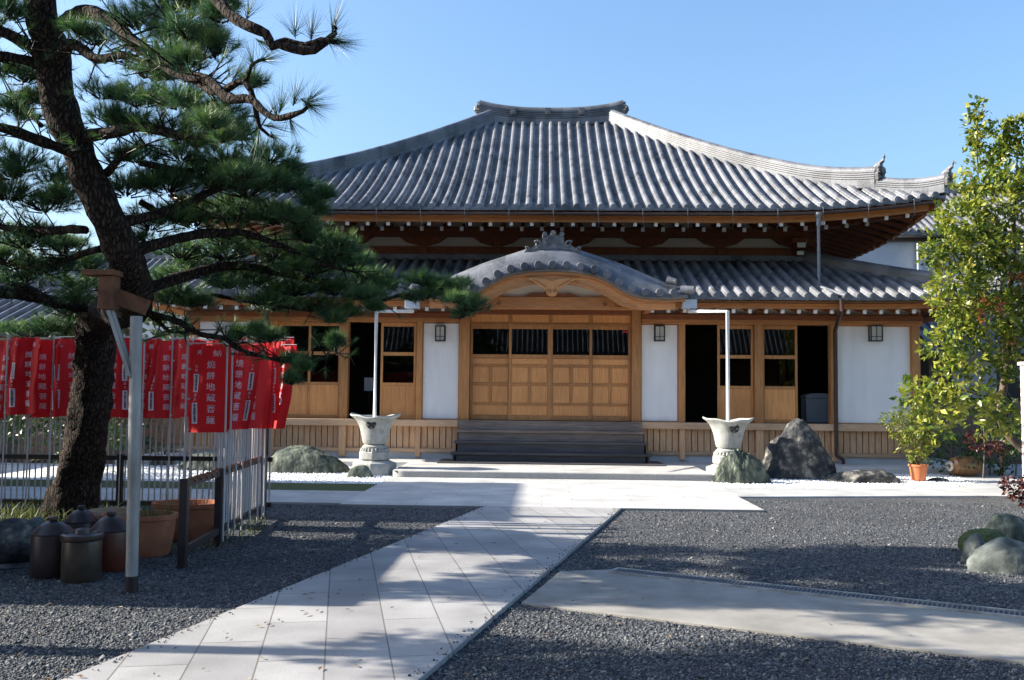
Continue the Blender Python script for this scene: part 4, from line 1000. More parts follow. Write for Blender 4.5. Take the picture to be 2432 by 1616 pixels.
q = G(693*K, 1094*K); rock('garden_rock', (q.x, q.y+0.45, 0.0), (0.88,0.52,0.52), rock_green, 'wide mossy green boulder left of the left basin', 21, 5, 0.15, (-0.05,0), taper=0.12)
q = G(827*K, 1104*K); rock('garden_rock', (q.x, q.y+0.12, 0.0), (0.26,0.18,0.24), rock_green, 'small green rock touching the foot of the left basin', 25, 4, 0.15)
# rock border at the right edge of the picture
for (px, py, sx, sy, sz, lab, sd_, m_) in (
    (2262,1300,0.13,0.16,0.26,'small upright pale rock at the left end of the right-hand rock border',31,rock_pale),
    (2338,1322,0.36,0.20,0.30,'large pale faceted rock at the front of the right-hand rock border',33,rock_pale),
    (2350,1272,0.34,0.26,0.36,'grey boulder at the back of the right-hand rock border beside the moss',35,rock_green)):
    q = G(px*K, py*K); rock('border_rock', (q.x, q.y+sy*0.6, 0.0), (sx,sy,sz), m_, lab, sd_, 4, 0.16)
q = G(2300*K,1290*K); o = rock('moss_cushion', (q.x, q.y+0.30, 0.10), (0.24,0.2,0.17), moss, 'yellow green moss clump between the rocks of the right-hand border', 37, 4, 0.1, cat='moss')
# left-edge stones
q = G(8*K,1312*K); rock('round_stone', (q.x-0.02, q.y+0.2, 0.20), (0.24,0.22,0.22), rock_dark, 'dark round ball-like stone at the left edge of the photo', 41, 4, 0.05, cat='stone')
MB().lathe([(0.2,0),(0.24,0.02),(0.2,0.05)], (q.x-0.02,q.y+0.2,-0.01), 20).build('ball_base', rock_dark, bpy.data.objects['round_stone'])
q = G(52*K,1266*K); rock('border_rock', (q.x, q.y+0.15, 0.10), (0.16,0.14,0.20), rock_pale, 'pale mottled egg-shaped stone left of the black lidded jars', 43, 4, 0.10, skew=(0.3,0))

# ------------------------------------------------------------------ lidded jars and planters
def lidded_jar(px, py, r, h, m, label, lid=0.10, flat=False):
    q = G(px*K, py*K); y = q.y+r; x = q.x*y/q.y
    t = thing('lidded_jar', label, 'jar', (x,y,0), 'lidded jars beside the pine trunk')
    MB().lathe([(r*0.93,0),(r,0.02),(r*1.0,h*0.5),(r,h-0.02),(r*0.97,h)], (x,y,0), 36).build('body', m, t, smooth='auto')
    if flat:
        MB().lathe([(r*1.06,h),(r*1.10,h+0.02),(r*1.08,h+0.05),(r*0.9,h+0.06),(r*0.88,h+0.045),(r*0.45,h+0.055),(r*0.40,h+0.09),(r*0.2,h+0.10)], (x,y,0), 36).build('lid', black_glaze, t, smooth='auto')
    else:
        l_ = MB().lathe([(r*1.02,h),(r*1.03,h+0.012),(r*0.95,h+lid*0.22),(r*0.72,h+lid*0.60),(r*0.45,h+lid*0.9),(r*0.25,h+lid),(r*0.1,h+lid+0.01)], (x,y,0), 36).build('lid', black_glaze, t, smooth='auto')
        MB().lathe([(r*0.22,h+lid+0.01),(r*0.22,h+lid+0.035),(r*0.14,h+lid+0.04)], (x,y,0), 20).build('knob', black_glaze, l_, smooth='auto')
    return t
lidded_jar(118,1337,0.175,0.36,black_glaze,'leftmost black lidded jar of the cluster by the pine trunk',0.11)
lidded_jar(186,1347,0.160,0.34,mat('glaze_olive',(0.035,0.028,0.02),0.3,(0.07,0.05,0.035),6),'front brown black jar with flat rimmed lid, nearest of the cluster',flat=True)
lidded_jar(252,1322,0.175,0.35,mat('glaze_redbrown',(0.06,0.015,0.008),0.35,(0.13,0.03,0.015),5),'red brown jar with dark cone lid, right of the front jar',0.13)
lidded_jar(183,1292,0.15,0.34,black_glaze,'rear dark jar with domed lid, half hidden behind the cluster',0.12)

def planter(px, py, rx, ry, h, m, label, plant=None, oval=1.0):
    q = G(px*K, py*K); y = q.y+ry; x = q.x*y/q.y
    t = thing('planter', label, 'planter', (x,y,0), 'terracotta planters behind the white post')
    f_ = lambda r, z, a: (r*(math.sqrt(math.cos(a)**2*rx**2+math.sin(a)**2*ry**2)), z)
    MB().lathe([(0.80,0),(0.86,0.03),(0.95,h*0.6),(0.97,h-0.05),(1.02,h-0.045),(1.03,h),(0.93,h),(0.91,h-0.06)], (x,y,0), 40, mod=f_).build('pot', m, t, smooth='auto')
    MB().lathe([(0.905,h-0.09),(0.905,h-0.065),(0.3,h-0.055)], (x,y,0), 32, mod=f_).build('soil', soil, t)
    return t, x, y
beige_pot = mat('beige_pot', (0.36,0.24,0.15), 0.8, (0.46,0.33,0.22), 5)
planter(262,1275,0.25,0.22,0.40,beige_pot,'round beige clay planter with sunlit side, right of the pine trunk')
t1,x1,y1 = planter(318,1290,0.36,0.28,0.40,terracotta,'wide terracotta planter directly behind the white post, with dry grass')
t2,x2,y2 = planter(432,1252,0.38,0.28,0.40,terracotta,'right terracotta planter behind the black fence post, with dry stems')
def blades(name, cx, cy, z0, rx, ry, n, h0, h1, w, m, parent=None, lean=0.4, lab=None, cat=None, kind=None, origin=None, group=None):
    V=[];Fc=[];R_=[]
    for i in range(n):
        a = RNG.uniform(0,2*PI); rr = math.sqrt(RNG.uniform(0,1)); x = cx+rr*rx*math.cos(a); y = cy+rr*ry*math.sin(a)
        h = RNG.uniform(h0,h1); d = RNG.uniform(0,2*PI); l = RNG.uniform(0,lean)*h; p = RNG.uniform(0,PI); wx, wy = w*math.cos(p), w*math.sin(p)
        b = len(V); q1 = (x+l*0.35*math.cos(d), y+l*0.35*math.sin(d), z0+h*0.6); q2 = (x+l*math.cos(d), y+l*math.sin(d), z0+h*(0.75+0.25*RNG.uniform()))
        V += [(x-wx,y-wy,z0),(x+wx,y+wy,z0),(q1[0]+wx*.8,q1[1]+wy*.8,q1[2]),(q1[0]-wx*.8,q1[1]-wy*.8,q1[2]),(q2[0]+wx*.15,q2[1]+wy*.15,q2[2]),(q2[0]-wx*.15,q2[1]-wy*.15,q2[2])]
        Fc += [(b,b+1,b+2,b+3),(b+3,b+2,b+4,b+5)]; r = RNG.uniform(); R_ += [r,r]
    o = npmesh(name, V, Fc, m, parent, rnd=R_, origin=origin); return props(o, lab, cat, group, kind)
blades('grass_clump', x1+0.10, y1, 0.33, 0.22, 0.15, 90, 0.06, 0.24, 0.0035, grassm, None, 0.8, 'dry yellow green grass tuft growing in the middle terracotta planter', 'grass', origin=(x1+0.1,y1,0.33))
blades('dry_stems', x2-0.05, y2, 0.33, 0.26, 0.15, 70, 0.07, 0.26, 0.003, drym, None, 0.6, 'bare dry pinkish stems growing in the right terracotta planter', 'plant', origin=(x2,y2,0.33))
# a stub of low plants and weeds along the fence foot and by the trunk
blades('weeds', -3.55, 10.6, 0.0, 0.35, 1.3, 260, 0.03, 0.14, 0.006, grassm, None, 0.9, 'low weeds along the foot of the side fence', 'weeds', kind='stuff')
blades('ground_cover', -6.3, 10.8, 0.0, 1.3, 1.5, 1500, 0.05, 0.30, 0.008, grassm, None, 0.9, 'straggling grass round the base of the pine at the left edge', 'grass', kind='stuff')

# ------------------------------------------------------------------ black steel fences with grey pickets
def fence(label, A, B, posts, rails, npick, zp, group, near_free=0.0, pm=None):
    A = Vector(A); B = Vector(B); t = thing('picket_fence', label, 'fence', (A.x,A.y,0), group)
    for u in posts:
        p = A.lerp(B,u); MB().box(p.x-0.036,p.x+0.036,p.y-0.036,p.y+0.036,-0.05,rails[-1]+0.05).build('post', black_iron, t, bevel=0.004)
    for z in rails: MB().bar((A.x,A.y,z),(B.x,B.y,z),0.045,0.060).build('rail', black_iron, t)
    d = (B-A).normalized(); nrm = Vector((-d.y,d.x,0))
    for i in range(npick):
        u = near_free+(1-near_free)*(i+0.5)/npick; p = A.lerp(B,u)+nrm*0.032
        lx = random.uniform(-.012,.012)
        MB().tube([(p.x,p.y,rails[0]-0.02),(p.x+lx,p.y,zp)],0.0115,6).build('picket', pm or picket_mat, t)
    return t
SX0, SY0 = -3.27, 8.64; SX1, SY1 = -3.56, 12.1
BY = 12.55
fence('black framed picket fence running away from the white post toward the hall', (SX0,SY0,0), (SX1,SY1,0), (0.0,0.36,1.0), (0.16,0.76), 22, 1.45, 'picket fences round the pine garden', 0.36, pole_mat)
fence('long picket fence behind the pine with banners tied along it', (-9.6,BY,0), (SX1-0.02,BY,0), (0.08,0.37,0.66,0.90), (0.12,0.72), 74, 1.95, 'picket fences round the pine garden')
# rope wound along the near rail
pts=[]; 
for k in range(80):
    u = k/79*0.95; p = Vector((SX0,SY0,0)).lerp(Vector((SX1,SY1,0)),u); pts.append((p.x+0.028*math.sin(k*1.3), p.y, 0.775+0.028*math.cos(k*1.3)))
props(MB().tube(pts,0.013,6).build('rope', rust, None, smooth=True, origin=(SX0,SY0,0.77)), 'rusty orange rope wound round the top rail of the side fence', 'rope')

# ------------------------------------------------------------------ red banners
_glyph = {}
def glyph(ch, size, bold=0.006):
    if ch in _glyph: return _glyph[ch]
    cu = bpy.data.curves.new('g','FONT'); cu.body = ch; cu.size = 1.0; cu.offset = bold; cu.resolution_u = 2; cu.align_x = 'CENTER'
    ob = bpy.data.objects.new('g', cu); col.objects.link(ob)
    dg = bpy.context.evaluated_depsgraph_get(); dg.update(); me = ob.evaluated_get(dg).to_mesh()
    v = [(p.co.x, p.co.y) for p in me.vertices]; f = [tuple(p.vertices) for p in me.polygons]
    ob.evaluated_get(dg).to_mesh_clear(); bpy.data.objects.remove(ob); bpy.data.curves.remove(cu)
    if v:
        cy = (min(y for x,y in v)+max(y for x,y in v))/2; v = [(x, y-cy) for x,y in v]
    _glyph[ch] = (v, f); return _glyph[ch]

def banner(base, yaw, fw, fh, ztop, label, seed, amp=0.035, tip=0.0, group='red banners tied along the fence', pole_h=None, green=False):
    """one nobori: pole, top rod, ties, cloth with lettering. local x along cloth, faces -y"""
    rs = random.Random(seed); bx, by = base
    t = thing('banner', label, 'banner', (bx,by,0), group)
    ca, sa_ = math.cos(yaw), math.sin(yaw)
    ph = rs.uniform(0,6); k1 = rs.uniform(1.0,1.7); sh = rs.uniform(-0.14,0.16)+tip; nar = rs.uniform(0.05,0.25)
    def mp(u, v, off=0.0):      # u 0..1 from pole, v 0..1 from top
        ww = fw*(1-nar*v*0.8); x = 0.02+u*ww+sh*v*v*u*0.6
        y = amp*math.sin(2*PI*k1*u+ph+1.4*v)*(0.35+0.65*v)*(0.3+u)+amp*0.45*math.sin(9*u+3*v+ph)+0.010*math.sin(26*u+5*v*math.sin(ph)+ph*2)*(1-0.5*v)+0.008*math.sin(14*v+8*u+ph)-off
        z = ztop-0.012-v*fh-0.012*math.sin(PI*u)*(1-v)+0.02*u*v*math.sin(ph)
        return (bx+x*ca-y*sa_, by+x*sa_+y*ca, z)
    NU, NV = 16, 22; mb = MB()
    mb.add([mp(i/NU,j/NV) for j in range(NV+1) for i in range(NU+1)], [(j*(NU+1)+i,j*(NU+1)+i+1,(j+1)*(NU+1)+i+1,(j+1)*(NU+1)+i) for j in range(NV) for i in range(NU)])
    cl = mb.build('cloth', red[seed%4], t, smooth=True)
    tx = MB()
    def put(ch, u, v, s):
        gv, gf = glyph(ch, 1)
        tx.add([mp(u+x*s/fw, v-y*s/fh, 0.004) for x,y in gv], gf)
    u0 = 0.60 if seed%3 else 0.42
    put('奉',0.28,0.09,0.078); put('納',0.74,0.09,0.078)
    for k_, ch in enumerate('焼餅地蔵菩薩'): put(ch,u0-0.0,0.22+k_*0.127,0.088)
    us_ = 0.20 if u0>0.5 else 0.80
    put('大',us_,0.245,0.035); put('坂',us_,0.29,0.035); put('願',us_,0.575,0.035); put('主',us_,0.62,0.035)
    tx.build('lettering', flag_white, cl)
    pl = MB(); ik = MB()
    for (v0,v1) in ((0.33,0.54),(0.66,0.90)):
        w = 0.075
        pl.add([mp(us_-w+2*w*i/3, v0+(v1-v0)*j/6, 0.006) for j in range(7) for i in range(4)], [(j*4+i,j*4+i+1,(j+1)*4+i+1,(j+1)*4+i) for j in range(6) for i in range(3)])
        for j in range(9):
            a = v0+0.015+(v1-v0-0.03)*j/9; b = a+(v1-v0)/13; ww = 0.035*rs.uniform(0.6,1.1)
            ik.add([mp(us_-ww,a,0.009),mp(us_+ww,a,0.009),mp(us_+ww*rs.uniform(.4,1),b,0.009),mp(us_-ww*rs.uniform(.4,1),b,0.009)],[(0,1,2,3)])
    pn = pl.build('name_plate', flag_white, cl); ik.build('ink_marks', flag_ink, cl)
    if green:
        g = MB(); g.add([mp(0.62+0.13*math.cos(a),0.66+0.055*math.sin(a),0.012) for a in np.linspace(0,2*PI,20)[:-1]], [tuple(range(19))]); g.build('white_patch', flag_white, cl)
        g = MB(); g.add([mp(0.60+0.07*math.cos(a),0.65+0.03*math.sin(a),0.015) for a in np.linspace(0,2*PI,16)[:-1]], [tuple(range(15))]); g.build('green_mark', flag_green, cl)
    MB().tube([(bx,by,0.02),(bx,by,(pole_h or ztop+0.05))],0.0105,8).build('pole', pole_mat, t)
    a = mp(0,0); b = mp(1,0); MB().tube([(bx,by,ztop),(b[0],b[1],ztop)],0.006,6).build('top_rod', pole_mat, t)
    ti = MB()
    for v in (0.0,0.28,0.62,0.97):
        q = mp(0.0,v); ti.box(q[0]-0.028*1,q[0]+0.012,q[1]-0.014,q[1]+0.014,q[2]-0.010,q[2]+0.010)
    ti.build('ties', pole_mat, cl)
    return t
zt_ = 2.32
# the back run, left to right
xs_b = []
x = -9.35; k = 0
while x < -3.7:
    xs_b.append(x); x += random.choice([0.26,0.30,0.36,0.33])
for k, x in enumerate(xs_b):
    banner((x, BY-0.03-0.05*(k%2)), random.uniform(-0.25,0.2), random.uniform(0.40,0.50), 1.05, zt_+random.uniform(-0.03,0.03), 'red banner with white characters on the back run of fence, %s from its left end' % ORD[k], 100+k, amp=0.04)
# the side run, near to far
side = [(0.37,-0.10,0.38,'near red banner with a sunlit lower edge, hung at the bend of the side fence',0),
        (0.45,0.35,0.34,'red banner hanging just behind the near sunlit banner on the side fence',0),
        (0.55,-0.05,0.40,'wide red banner with two white name plates in the middle of the side fence',0),
        (0.66,0.3,0.34,'red banner between the wide banner and the far group on the side fence',0),
        (0.78,0.15,0.34,'narrow red banner with crowded white marks, third from the far end of the side fence',0),
        (0.90,0.05,0.36,'red banner next to the last one at the far end of the side fence',0)]
for k, (u, yw, fw, lab, gr) in enumerate(side):
    p = Vector((SX0,SY0,0)).lerp(Vector((SX1,SY1,0)),u)
    banner((p.x-0.03+(-0.36 if k==0 else -0.05), p.y), yw, fw*1.12, 0.93+0.01*k, zt_-0.20+0.03*k, lab, 200+k, amp=0.045)
p = Vector((SX1,SY1,0)); banner((p.x+0.12,p.y-0.45),-0.15,0.38,1.02,2.20,'rightmost red banner with a green and white patch, beside the window doors',211,0.03,green=True)
# bare extra poles standing with the banners
for k, u in enumerate((0.36,0.42,0.50,0.60,0.72,0.84,0.95)):
    p = Vector((SX0,SY0,0)).lerp(Vector((SX1,SY1,0)),u)
    props(MB().tube([(p.x+0.05,p.y,0.05),(p.x+0.05+random.uniform(-.02,.02),p.y,2.2+random.uniform(-.1,.1))],0.010,8).build('banner_pole', pole_mat, origin=(p.x,p.y,0)), 'bare grey banner pole on the side fence, %s from the near end' % ORD[k], 'pole', 'bare poles on the side fence')

# ------------------------------------------------------------------ potted plant, lying jar
q = G(2124*K, 1114*K); PXP, PYP = q.x, q.y+0.15
t = thing('potted_shrub', 'small leafy shrub in a bright orange plastic pot on white gravel', 'potted plant', (PXP,PYP,0.04))
MB().lathe([(0.125,0),(0.13,0.01),(0.165,0.27),(0.185,0.272),(0.187,0.31),(0.165,0.31),(0.158,0.27)], (PXP,PYP,0.04), 32).build('pot', terracotta_pot, t, smooth='auto')
MB().lathe([(0.155,0.25),(0.155,0.27),(0.05,0.28)], (PXP,PYP,0.04), 24).build('soil', soil, t)
mb = MB()
for k in range(9):
    a = k*0.7; r = 0.18+0.12*(k%3); mb.tube([(PXP,PYP,0.28),(PXP+0.3*r*math.cos(a),PYP+0.3*r*math.sin(a),0.6),(PXP+r*math.cos(a)-0.05,PYP+r*math.sin(a),1.0+0.05*k)],[0.012,0.008,0.003],5)
mb.build('stems', bark2, t)
q = G(2232*K, 1103*K); jx, jy = q.x, q.y+0.22
t = thing('glazed_jar', 'brown glazed jar lying on its side with its pale mouth toward the pot', 'jar', (jx,jy,0.03))
mb = MB(); mb.lathe([(0.02,-0.34),(0.15,-0.34),(0.20,-0.27),(0.225,-0.1),(0.22,0.1),(0.175,0.25),(0.10,0.30),(0.075,0.31)], (0,0,0), 32, axis='x')
R_ = Matrix.Rotation(math.radians(197),3,'Z'); mb.v = [tuple(R_@Vector(v)+Vector((jx,jy,0.235))) for v in mb.v]; mb.build('body', brown_jar, t, smooth='auto')
mb = MB(); mb.lathe([(0.075,0.30),(0.10,0.315),(0.105,0.345),(0.085,0.355),(0.05,0.35),(0.05,0.30)], (0,0,0), 24, axis='x')
mb.v = [tuple(R_@Vector(v)+Vector((jx,jy,0.235))) for v in mb.v]; mb.build('mouth', jar_white, t, smooth='auto')
# grey kerb stones in front of the courtyard planting
for k,(px,py,sx,lab) in enumerate(((2168,1113,0.20,'small dark flat stone just right of the orange pot'),)):
    q = G(px*K, py*K); rock('border_rock', (q.x,q.y+0.1,0.03), (sx,0.12,0.06), rock_dark, lab, 51+k, 3, 0.12)

# ------------------------------------------------------------------ trained pine at the left
def P3(px, py, Y): return at(px, py, Y)
pine = thing('pine_tree', 'large dark trained pine with leaning trunk filling the left of the photo', 'tree', (-5.75, 11.45, 0))
def resample(pts, rad, step=0.12):
    P=[Vector(p) for p in pts]; out=[]; ro=[]
    for i in range(len(P)-1):
        p0 = P[max(i-1,0)]; p1=P[i]; p2=P[i+1]; p3=P[min(i+2,len(P)-1)]
        n = max(2, int((p2-p1).length/step))
        for k in range(n):
            u = k/n
            q = 0.5*((2*p1)+(p2-p0)*u+(2*p0-5*p1+4*p2-p3)*u*u+(3*p1-p0-3*p2+p3)*u**3)
            out.append(q); ro.append(rad[i]+(rad[i+1]-rad[i])*u)
    out.append(P[-1]); ro.append(rad[-1]); return out, ro
def wob(pts, rad, amp, fr=3.0, seed=0):
    o=[]
    for p, r in zip(pts, rad):
        s = Vector((seed*1.3,seed*0.7,seed*2.1)); n = Vector((mnoise.noise(p*fr+s), mnoise.noise(p*fr+s+Vector((9,0,0))), mnoise.noise(p*fr+s+Vector((0,9,0)))))
        o.append(p+n*amp)
    return o
def trunk_tube(mb, pts, rad, n=18, step=0.06, j=0.16, amp=0.03, seed=1):
    p, r = resample(pts, rad, step); p = wob(p, r, amp, 2.0, seed)
    b = len(mb.v); mb.tube(p, r, n)
    for i in range(len(p)):
        for k in range(n):
            v = Vector(mb.v[b+i*n+k]); c = p[i]; d = v-c
            s = 1+j*mnoise.fractal(Vector((v.x*9,v.y*9,v.z*5)),0.8,2.0,4)+j*0.6*mnoise.noise(v*3)
            mb.v[b+i*n+k] = tuple(c+d*s)
tk = MB()
low = [P3(150,1290,11.45)+Vector((0,0,-.1)),P3(160,1243,11.45),P3(187,1128,11.4),P3(212,1000,11.3),P3(224,860,11.2),P3(231,770,11.1),P3(238,728,11.0)]
trunk_tube(tk, low, [0.38,0.33,0.255,0.235,0.225,0.215,0.19], 26)
mid = [P3(232,780,11.1),P3(250,742,10.6),P3(280,738,9.8),P3(308,728,8.9),P3(322,700,8.2),P3(308,640,7.8),P3(272,560,7.6),P3(242,500,7.5),P3(212,430,7.45),P3(183,360,7.4),P3(153,268,7.3),P3(126,172,7.2),P3(108,77,7.1),P3(103,0,7.0),P3(98,-120,6.9),P3(85,-300,6.9),P3(110,-500,6.9)]
trunk_tube(tk, mid, [0.16,0.17,0.175,0.17,0.16,0.145,0.132,0.132,0.130,0.128,0.128,0.126,0.124,0.12,0.11,0.09,0.05], 22)
tk.build('trunk', bark, pine, smooth=True)
kn = MB(); c = P3(236,735,10.95)
import bmesh as _bm
bm = _bm.new(); _bm.ops.create_icosphere(bm, subdivisions=4, radius=1)
for v in bm.verts: v.co = Vector((v.co.x*0.30, v.co.y*0.26, v.co.z*0.13))*(1+0.35*mnoise.fractal(v.co*3,0.7,2,4))
kn.add([c+v.co for v in bm.verts], [[v.index for v in f.verts] for f in bm.faces]); bm.free()
kn.build('pruned_knot', cut_bark, pine)

branches = [
 ([(150,60,7.1),(200,34,6.9),(260,50,6.7),(306,88,6.5),(383,149,6.2),(429,172,6.0),(490,184,5.8),(543,233,5.6),(597,237,5.5),(647,283,5.4),(719,260,5.3),(735,237,5.3)],[.062,.055,.05,.046,.042,.036,.032,.028,.024,.020,.014,.006]),
 ([(429,172,6.0),(470,200,5.9),(520,225,5.7),(585,200,5.6),(608,250,5.6),(615,300,5.6),(650,325,5.6)],[.03,.026,.024,.02,.016,.012,.006]),
 ([(585,195,5.6),(597,155,5.5),(630,142,5.5)],[.015,.012,.006]),
 ([(104,-60,6.9),(250,-110,6.4),(400,-100,5.8),(480,-50,5.4),(512,0,5.2),(547,38,5.1),(597,61,5.0),(635,77,5.0),(650,107,5.0),(681,96,5.0),(727,111,5.0),(765,99,5.0),(800,103,5.0)],[.06,.055,.048,.042,.036,.032,.03,.028,.026,.025,.026,.018,.008]),
 ([(650,100,5.0),(690,108,4.98),(740,112,5.0),(793,75,5.0),(790,60,5.0)],[.02,.032,.030,.014,.006]),
 ([(110,200,7.2),(160,110,7.0),(230,140,6.8),(300,128,6.6),(360,150,6.4)],[.05,.045,.035,.028,.012]),
 ([(190,330,7.4),(268,318,7.1),(345,302,6.9),(420,321,6.8),(535,325,6.7),(600,330,6.6)],[.055,.048,.04,.034,.022,.010]),
 ([(200,375,7.4),(126,345,7.2),(77,329,7.1),(0,306,7.0),(-80,302,6.9)],[.055,.048,.044,.042,.03]),
 ([(120,160,7.2),(73,103,7.0),(0,69,6.9),(-60,57,6.8)],[.05,.046,.04,.03]),
 ([(115,175,7.2),(77,150,7.1),(0,138,7.0),(-60,140,7.0)],[.045,.04,.038,.03]),
 ([(255,410,7.5),(306,360,7.3),(345,344,7.2)],[.035,.025,.012]),
 ([(268,528,7.6),(344,513,7.7),(440,482,7.9),(520,450,8.1),(600,440,8.3),(680,450,8.5)],[.05,.044,.038,.03,.02,.01]),
 ([(300,600,7.7),(421,573,7.9),(497,557,8.1),(612,565,8.4),(765,626,8.9),(850,650,9.2)],[.05,.045,.04,.032,.02,.01]),
 ([(330,690,8.1),(421,661,8.4),(555,634,8.8),(689,653,9.2),(842,691,9.6),(900,714,9.7),(960,700,9.8),(1050,690,9.8)],[.055,.05,.044,.036,.028,.022,.018,.01]),
 ([(325,720,8.4),(344,737,8.5),(421,760,8.5),(478,795,8.4),(536,806,8.4),(574,833,8.4),(670,856,8.4),(740,850,8.4),(804,840,8.4)],[.04,.034,.03,.027,.024,.02,.016,.012,.006]),
 ([(344,745,8.6),(380,770,8.6),(400,785,8.7),(440,788,8.7)],[.02,.018,.014,.006]),
 ([(238,735,10.9),(199,727,10.7),(134,718,10.4),(60,700,10.2),(0,691,10.1),(-80,670,10.0)],[.09,.085,.075,.07,.065,.05]),
 ([(134,718,10.4),(60,680,10.1),(0,668,9.8)],[.05,.04,.03]),
 ([(205,545,7.7),(115,550,8.0),(0,538,8.3),(-60,530,8.4)],[.04,.036,.03,.02]),
 ([(240,590,8.0),(190,605,8.3),(120,630,8.6),(40,632,8.9),(-30,625,9.0)],[.035,.03,.026,.02,.015]),
 ([(100,300,7.3),(60,260,7.4),(20,220,7.5)],[.02,.016,.01]),
 ([(330,480,7.9),(420,520,8.2),(520,520,8.5),(640,520,8.7),(740,540,8.9)],[.03,.026,.02,.016,.01]),
 ([(330,390,7.6),(430,400,7.9),(540,395,8.1),(650,400,8.3)],[.03,.025,.018,.01]),
 ([(500,700,9.2),(600,720,9.3),(740,740,9.4),(800,730,9.5)],[.02,.018,.014,.008]),
]
for k, (pts, rad) in enumerate(branches):
    mb = MB(); trunk_tube(mb, [P3(*p) for p in pts], rad, 9, 0.05, 0.25, 0.035, seed=k+3); mb.build('branch', bark, pine, smooth=True)

pads = [ # px, py, Y, rx, ry, density
 (30,35,7,70,35,1),(60,185,7.4,60,26,.8),(20,255,7.5,55,30,.7),(95,235,7.6,40,22,.6),(230,95,6.9,70,32,.9),(330,55,6.5,70,38,1.1),(400,25,6.2,80,40,1.1),(450,75,6,70,40,1.1),(520,40,5.8,40,30,.7),
 (420,140,6.2,70,36,1),(510,120,6,50,36,.9),(350,175,6.5,60,28,.8),(240,225,7,60,24,.7),(330,240,6.9,80,32,1),(430,245,6.5,80,36,1.1),(525,270,6.2,70,36,1),(570,320,6.2,50,26,.8),(600,200,5.8,35,18,.35),
 (285,290,7.2,80,28,.9),(400,310,7,90,26,.9),(500,335,7,70,22,.7),
 (50,390,8,85,38,1),(140,430,8,60,36,1),(20,460,8,70,40,1),(110,490,8.1,80,30,.9),(330,375,7.8,60,28,.9),(430,370,7.9,90,26,.9),(540,385,8,90,30,1),(640,372,8.2,75,28,1),(690,400,8.3,35,18,.8),
 (300,450,8,70,34,1),(400,440,8,90,38,1),(500,430,8.1,80,36,1),(590,450,8.2,80,40,1.1),(670,440,8.4,80,38,1.1),(735,465,8.5,42,28,1.1),(755,500,8.5,28,26,.9),
 (60,575,8.6,90,34,1),(150,590,8.6,70,30,.9),(10,610,8.8,60,30,.9),(360,530,8.2,80,36,1),(460,520,8.3,90,40,1.1),(560,510,8.5,90,40,1.1),(655,515,8.6,80,38,1.1),(730,560,8.8,50,40,1.1),(730,610,9,60,30,1),
 (800,590,9,55,36,1.2),(830,622,9.1,38,22,1.0),(430,600,8.8,80,34,1),(540,600,8.9,90,36,1.1),(650,600,9,80,36,1.1),(740,640,9.2,90,28,.8),(870,660,9.5,60,24,1.1),(910,672,9.6,40,22,1),
 (480,650,9,80,28,.9),(600,665,9.1,90,28,1),(700,690,9.3,90,28,1),(800,690,9.4,80,26,1),(870,700,9.6,40,20,.8),(760,730,9.4,70,24,.9),(830,745,9.4,40,16,.7),(650,730,9.4,60,18,.7),
 (1005,668,9.8,44,16,1.6),(1055,690,9.8,50,24,1.8),(1112,728,9.8,44,24,1.8),(1085,710,9.8,42,18,1.4),(1010,705,9.8,40,16,.6),(880,728,9.5,20,14,.8),
 (420,700,9.3,60,26,.9),(390,660,9.2,40,20,.7),(480,720,9.3,50,18,.7),
 (100,640,8.9,80,30,.9),(180,680,9.2,70,30,.9),(60,660,9.2,50,22,.6),(210,630,9,50,30,.8),(160,740,10.8,60,22,.8),(60,790,11,70,22,.9),(130,770,11,50,18,.6),
 (590,790,8.5,30,14,.7),(640,805,8.5,40,20,.8),(700,860,8.4,30,24,.7),(800,812,8.4,24,16,.8),(560,800,8.5,20,16,.5),(690,905,8.4,24,20,.5),
 # above the frame and off to the left: the rest of the crown, which throws the shade on the ground
 (120,-60,6.8,120,50,.8),(300,-70,6.3,120,50,.8),(480,-90,5.8,110,50,.8),(650,-120,5.4,90,40,.7),(-100,60,7,90,45,.8),(-110,300,7.2,90,40,.8),(-120,480,8,90,40,.8),(-120,620,8.8,80,40,.8),
 (60,-60,8.6,150,60,.7),(300,-60,9.0,160,60,.7),(520,-80,9.4,120,50,.6),(100,-260,9.0,160,60,.6),(380,-240,9.6,150,50,.6),(-180,-100,9.5,140,70,.7),(-260,150,10,140,80,.8),(-300,400,10,120,80,.8),
 (0,-250,6.8,140,55,.7),(220,-260,6.4,150,55,.7),(450,-270,5.9,130,50,.7),(100,-420,6.8,150,50,.7),(330,-430,6.3,120,45,.6),
]
def tufts(cs, ds, nn, L0, w, spread, droop=0.0):
    n = len(cs); cs = np.repeat(cs, nn, 0); ds = np.repeat(ds, nn, 0); m = len(cs)
    r = RNG.normal(0,1,(m,3)); r -= (r*ds).sum(1,keepdims=True)*ds; r /= np.linalg.norm(r,axis=1,keepdims=True)
    th = np.abs(RNG.normal(0,1,m))*spread; th = np.clip(th,0.05,1.5)
    d = ds*np.cos(th)[:,None]+r*np.sin(th)[:,None]; L = L0*RNG.uniform(0.7,1.1,m)[:,None]
    b = cs - ds*RNG.uniform(0,0.045,m)[:,None]
    s = np.cross(d, RNG.normal(0,1,(m,3))); s /= np.linalg.norm(s,axis=1,keepdims=True)+1e-9
    V = np.empty((m,3,3)); V[:,0] = b-s*w/2; V[:,1] = b+s*w/2; V[:,2] = b+d*L; V[:,2,2] -= droop*L[:,0]
    return V.reshape(-1,3)
Vs=[]; rn=[]; tw = MB()
rp = random.Random(4)
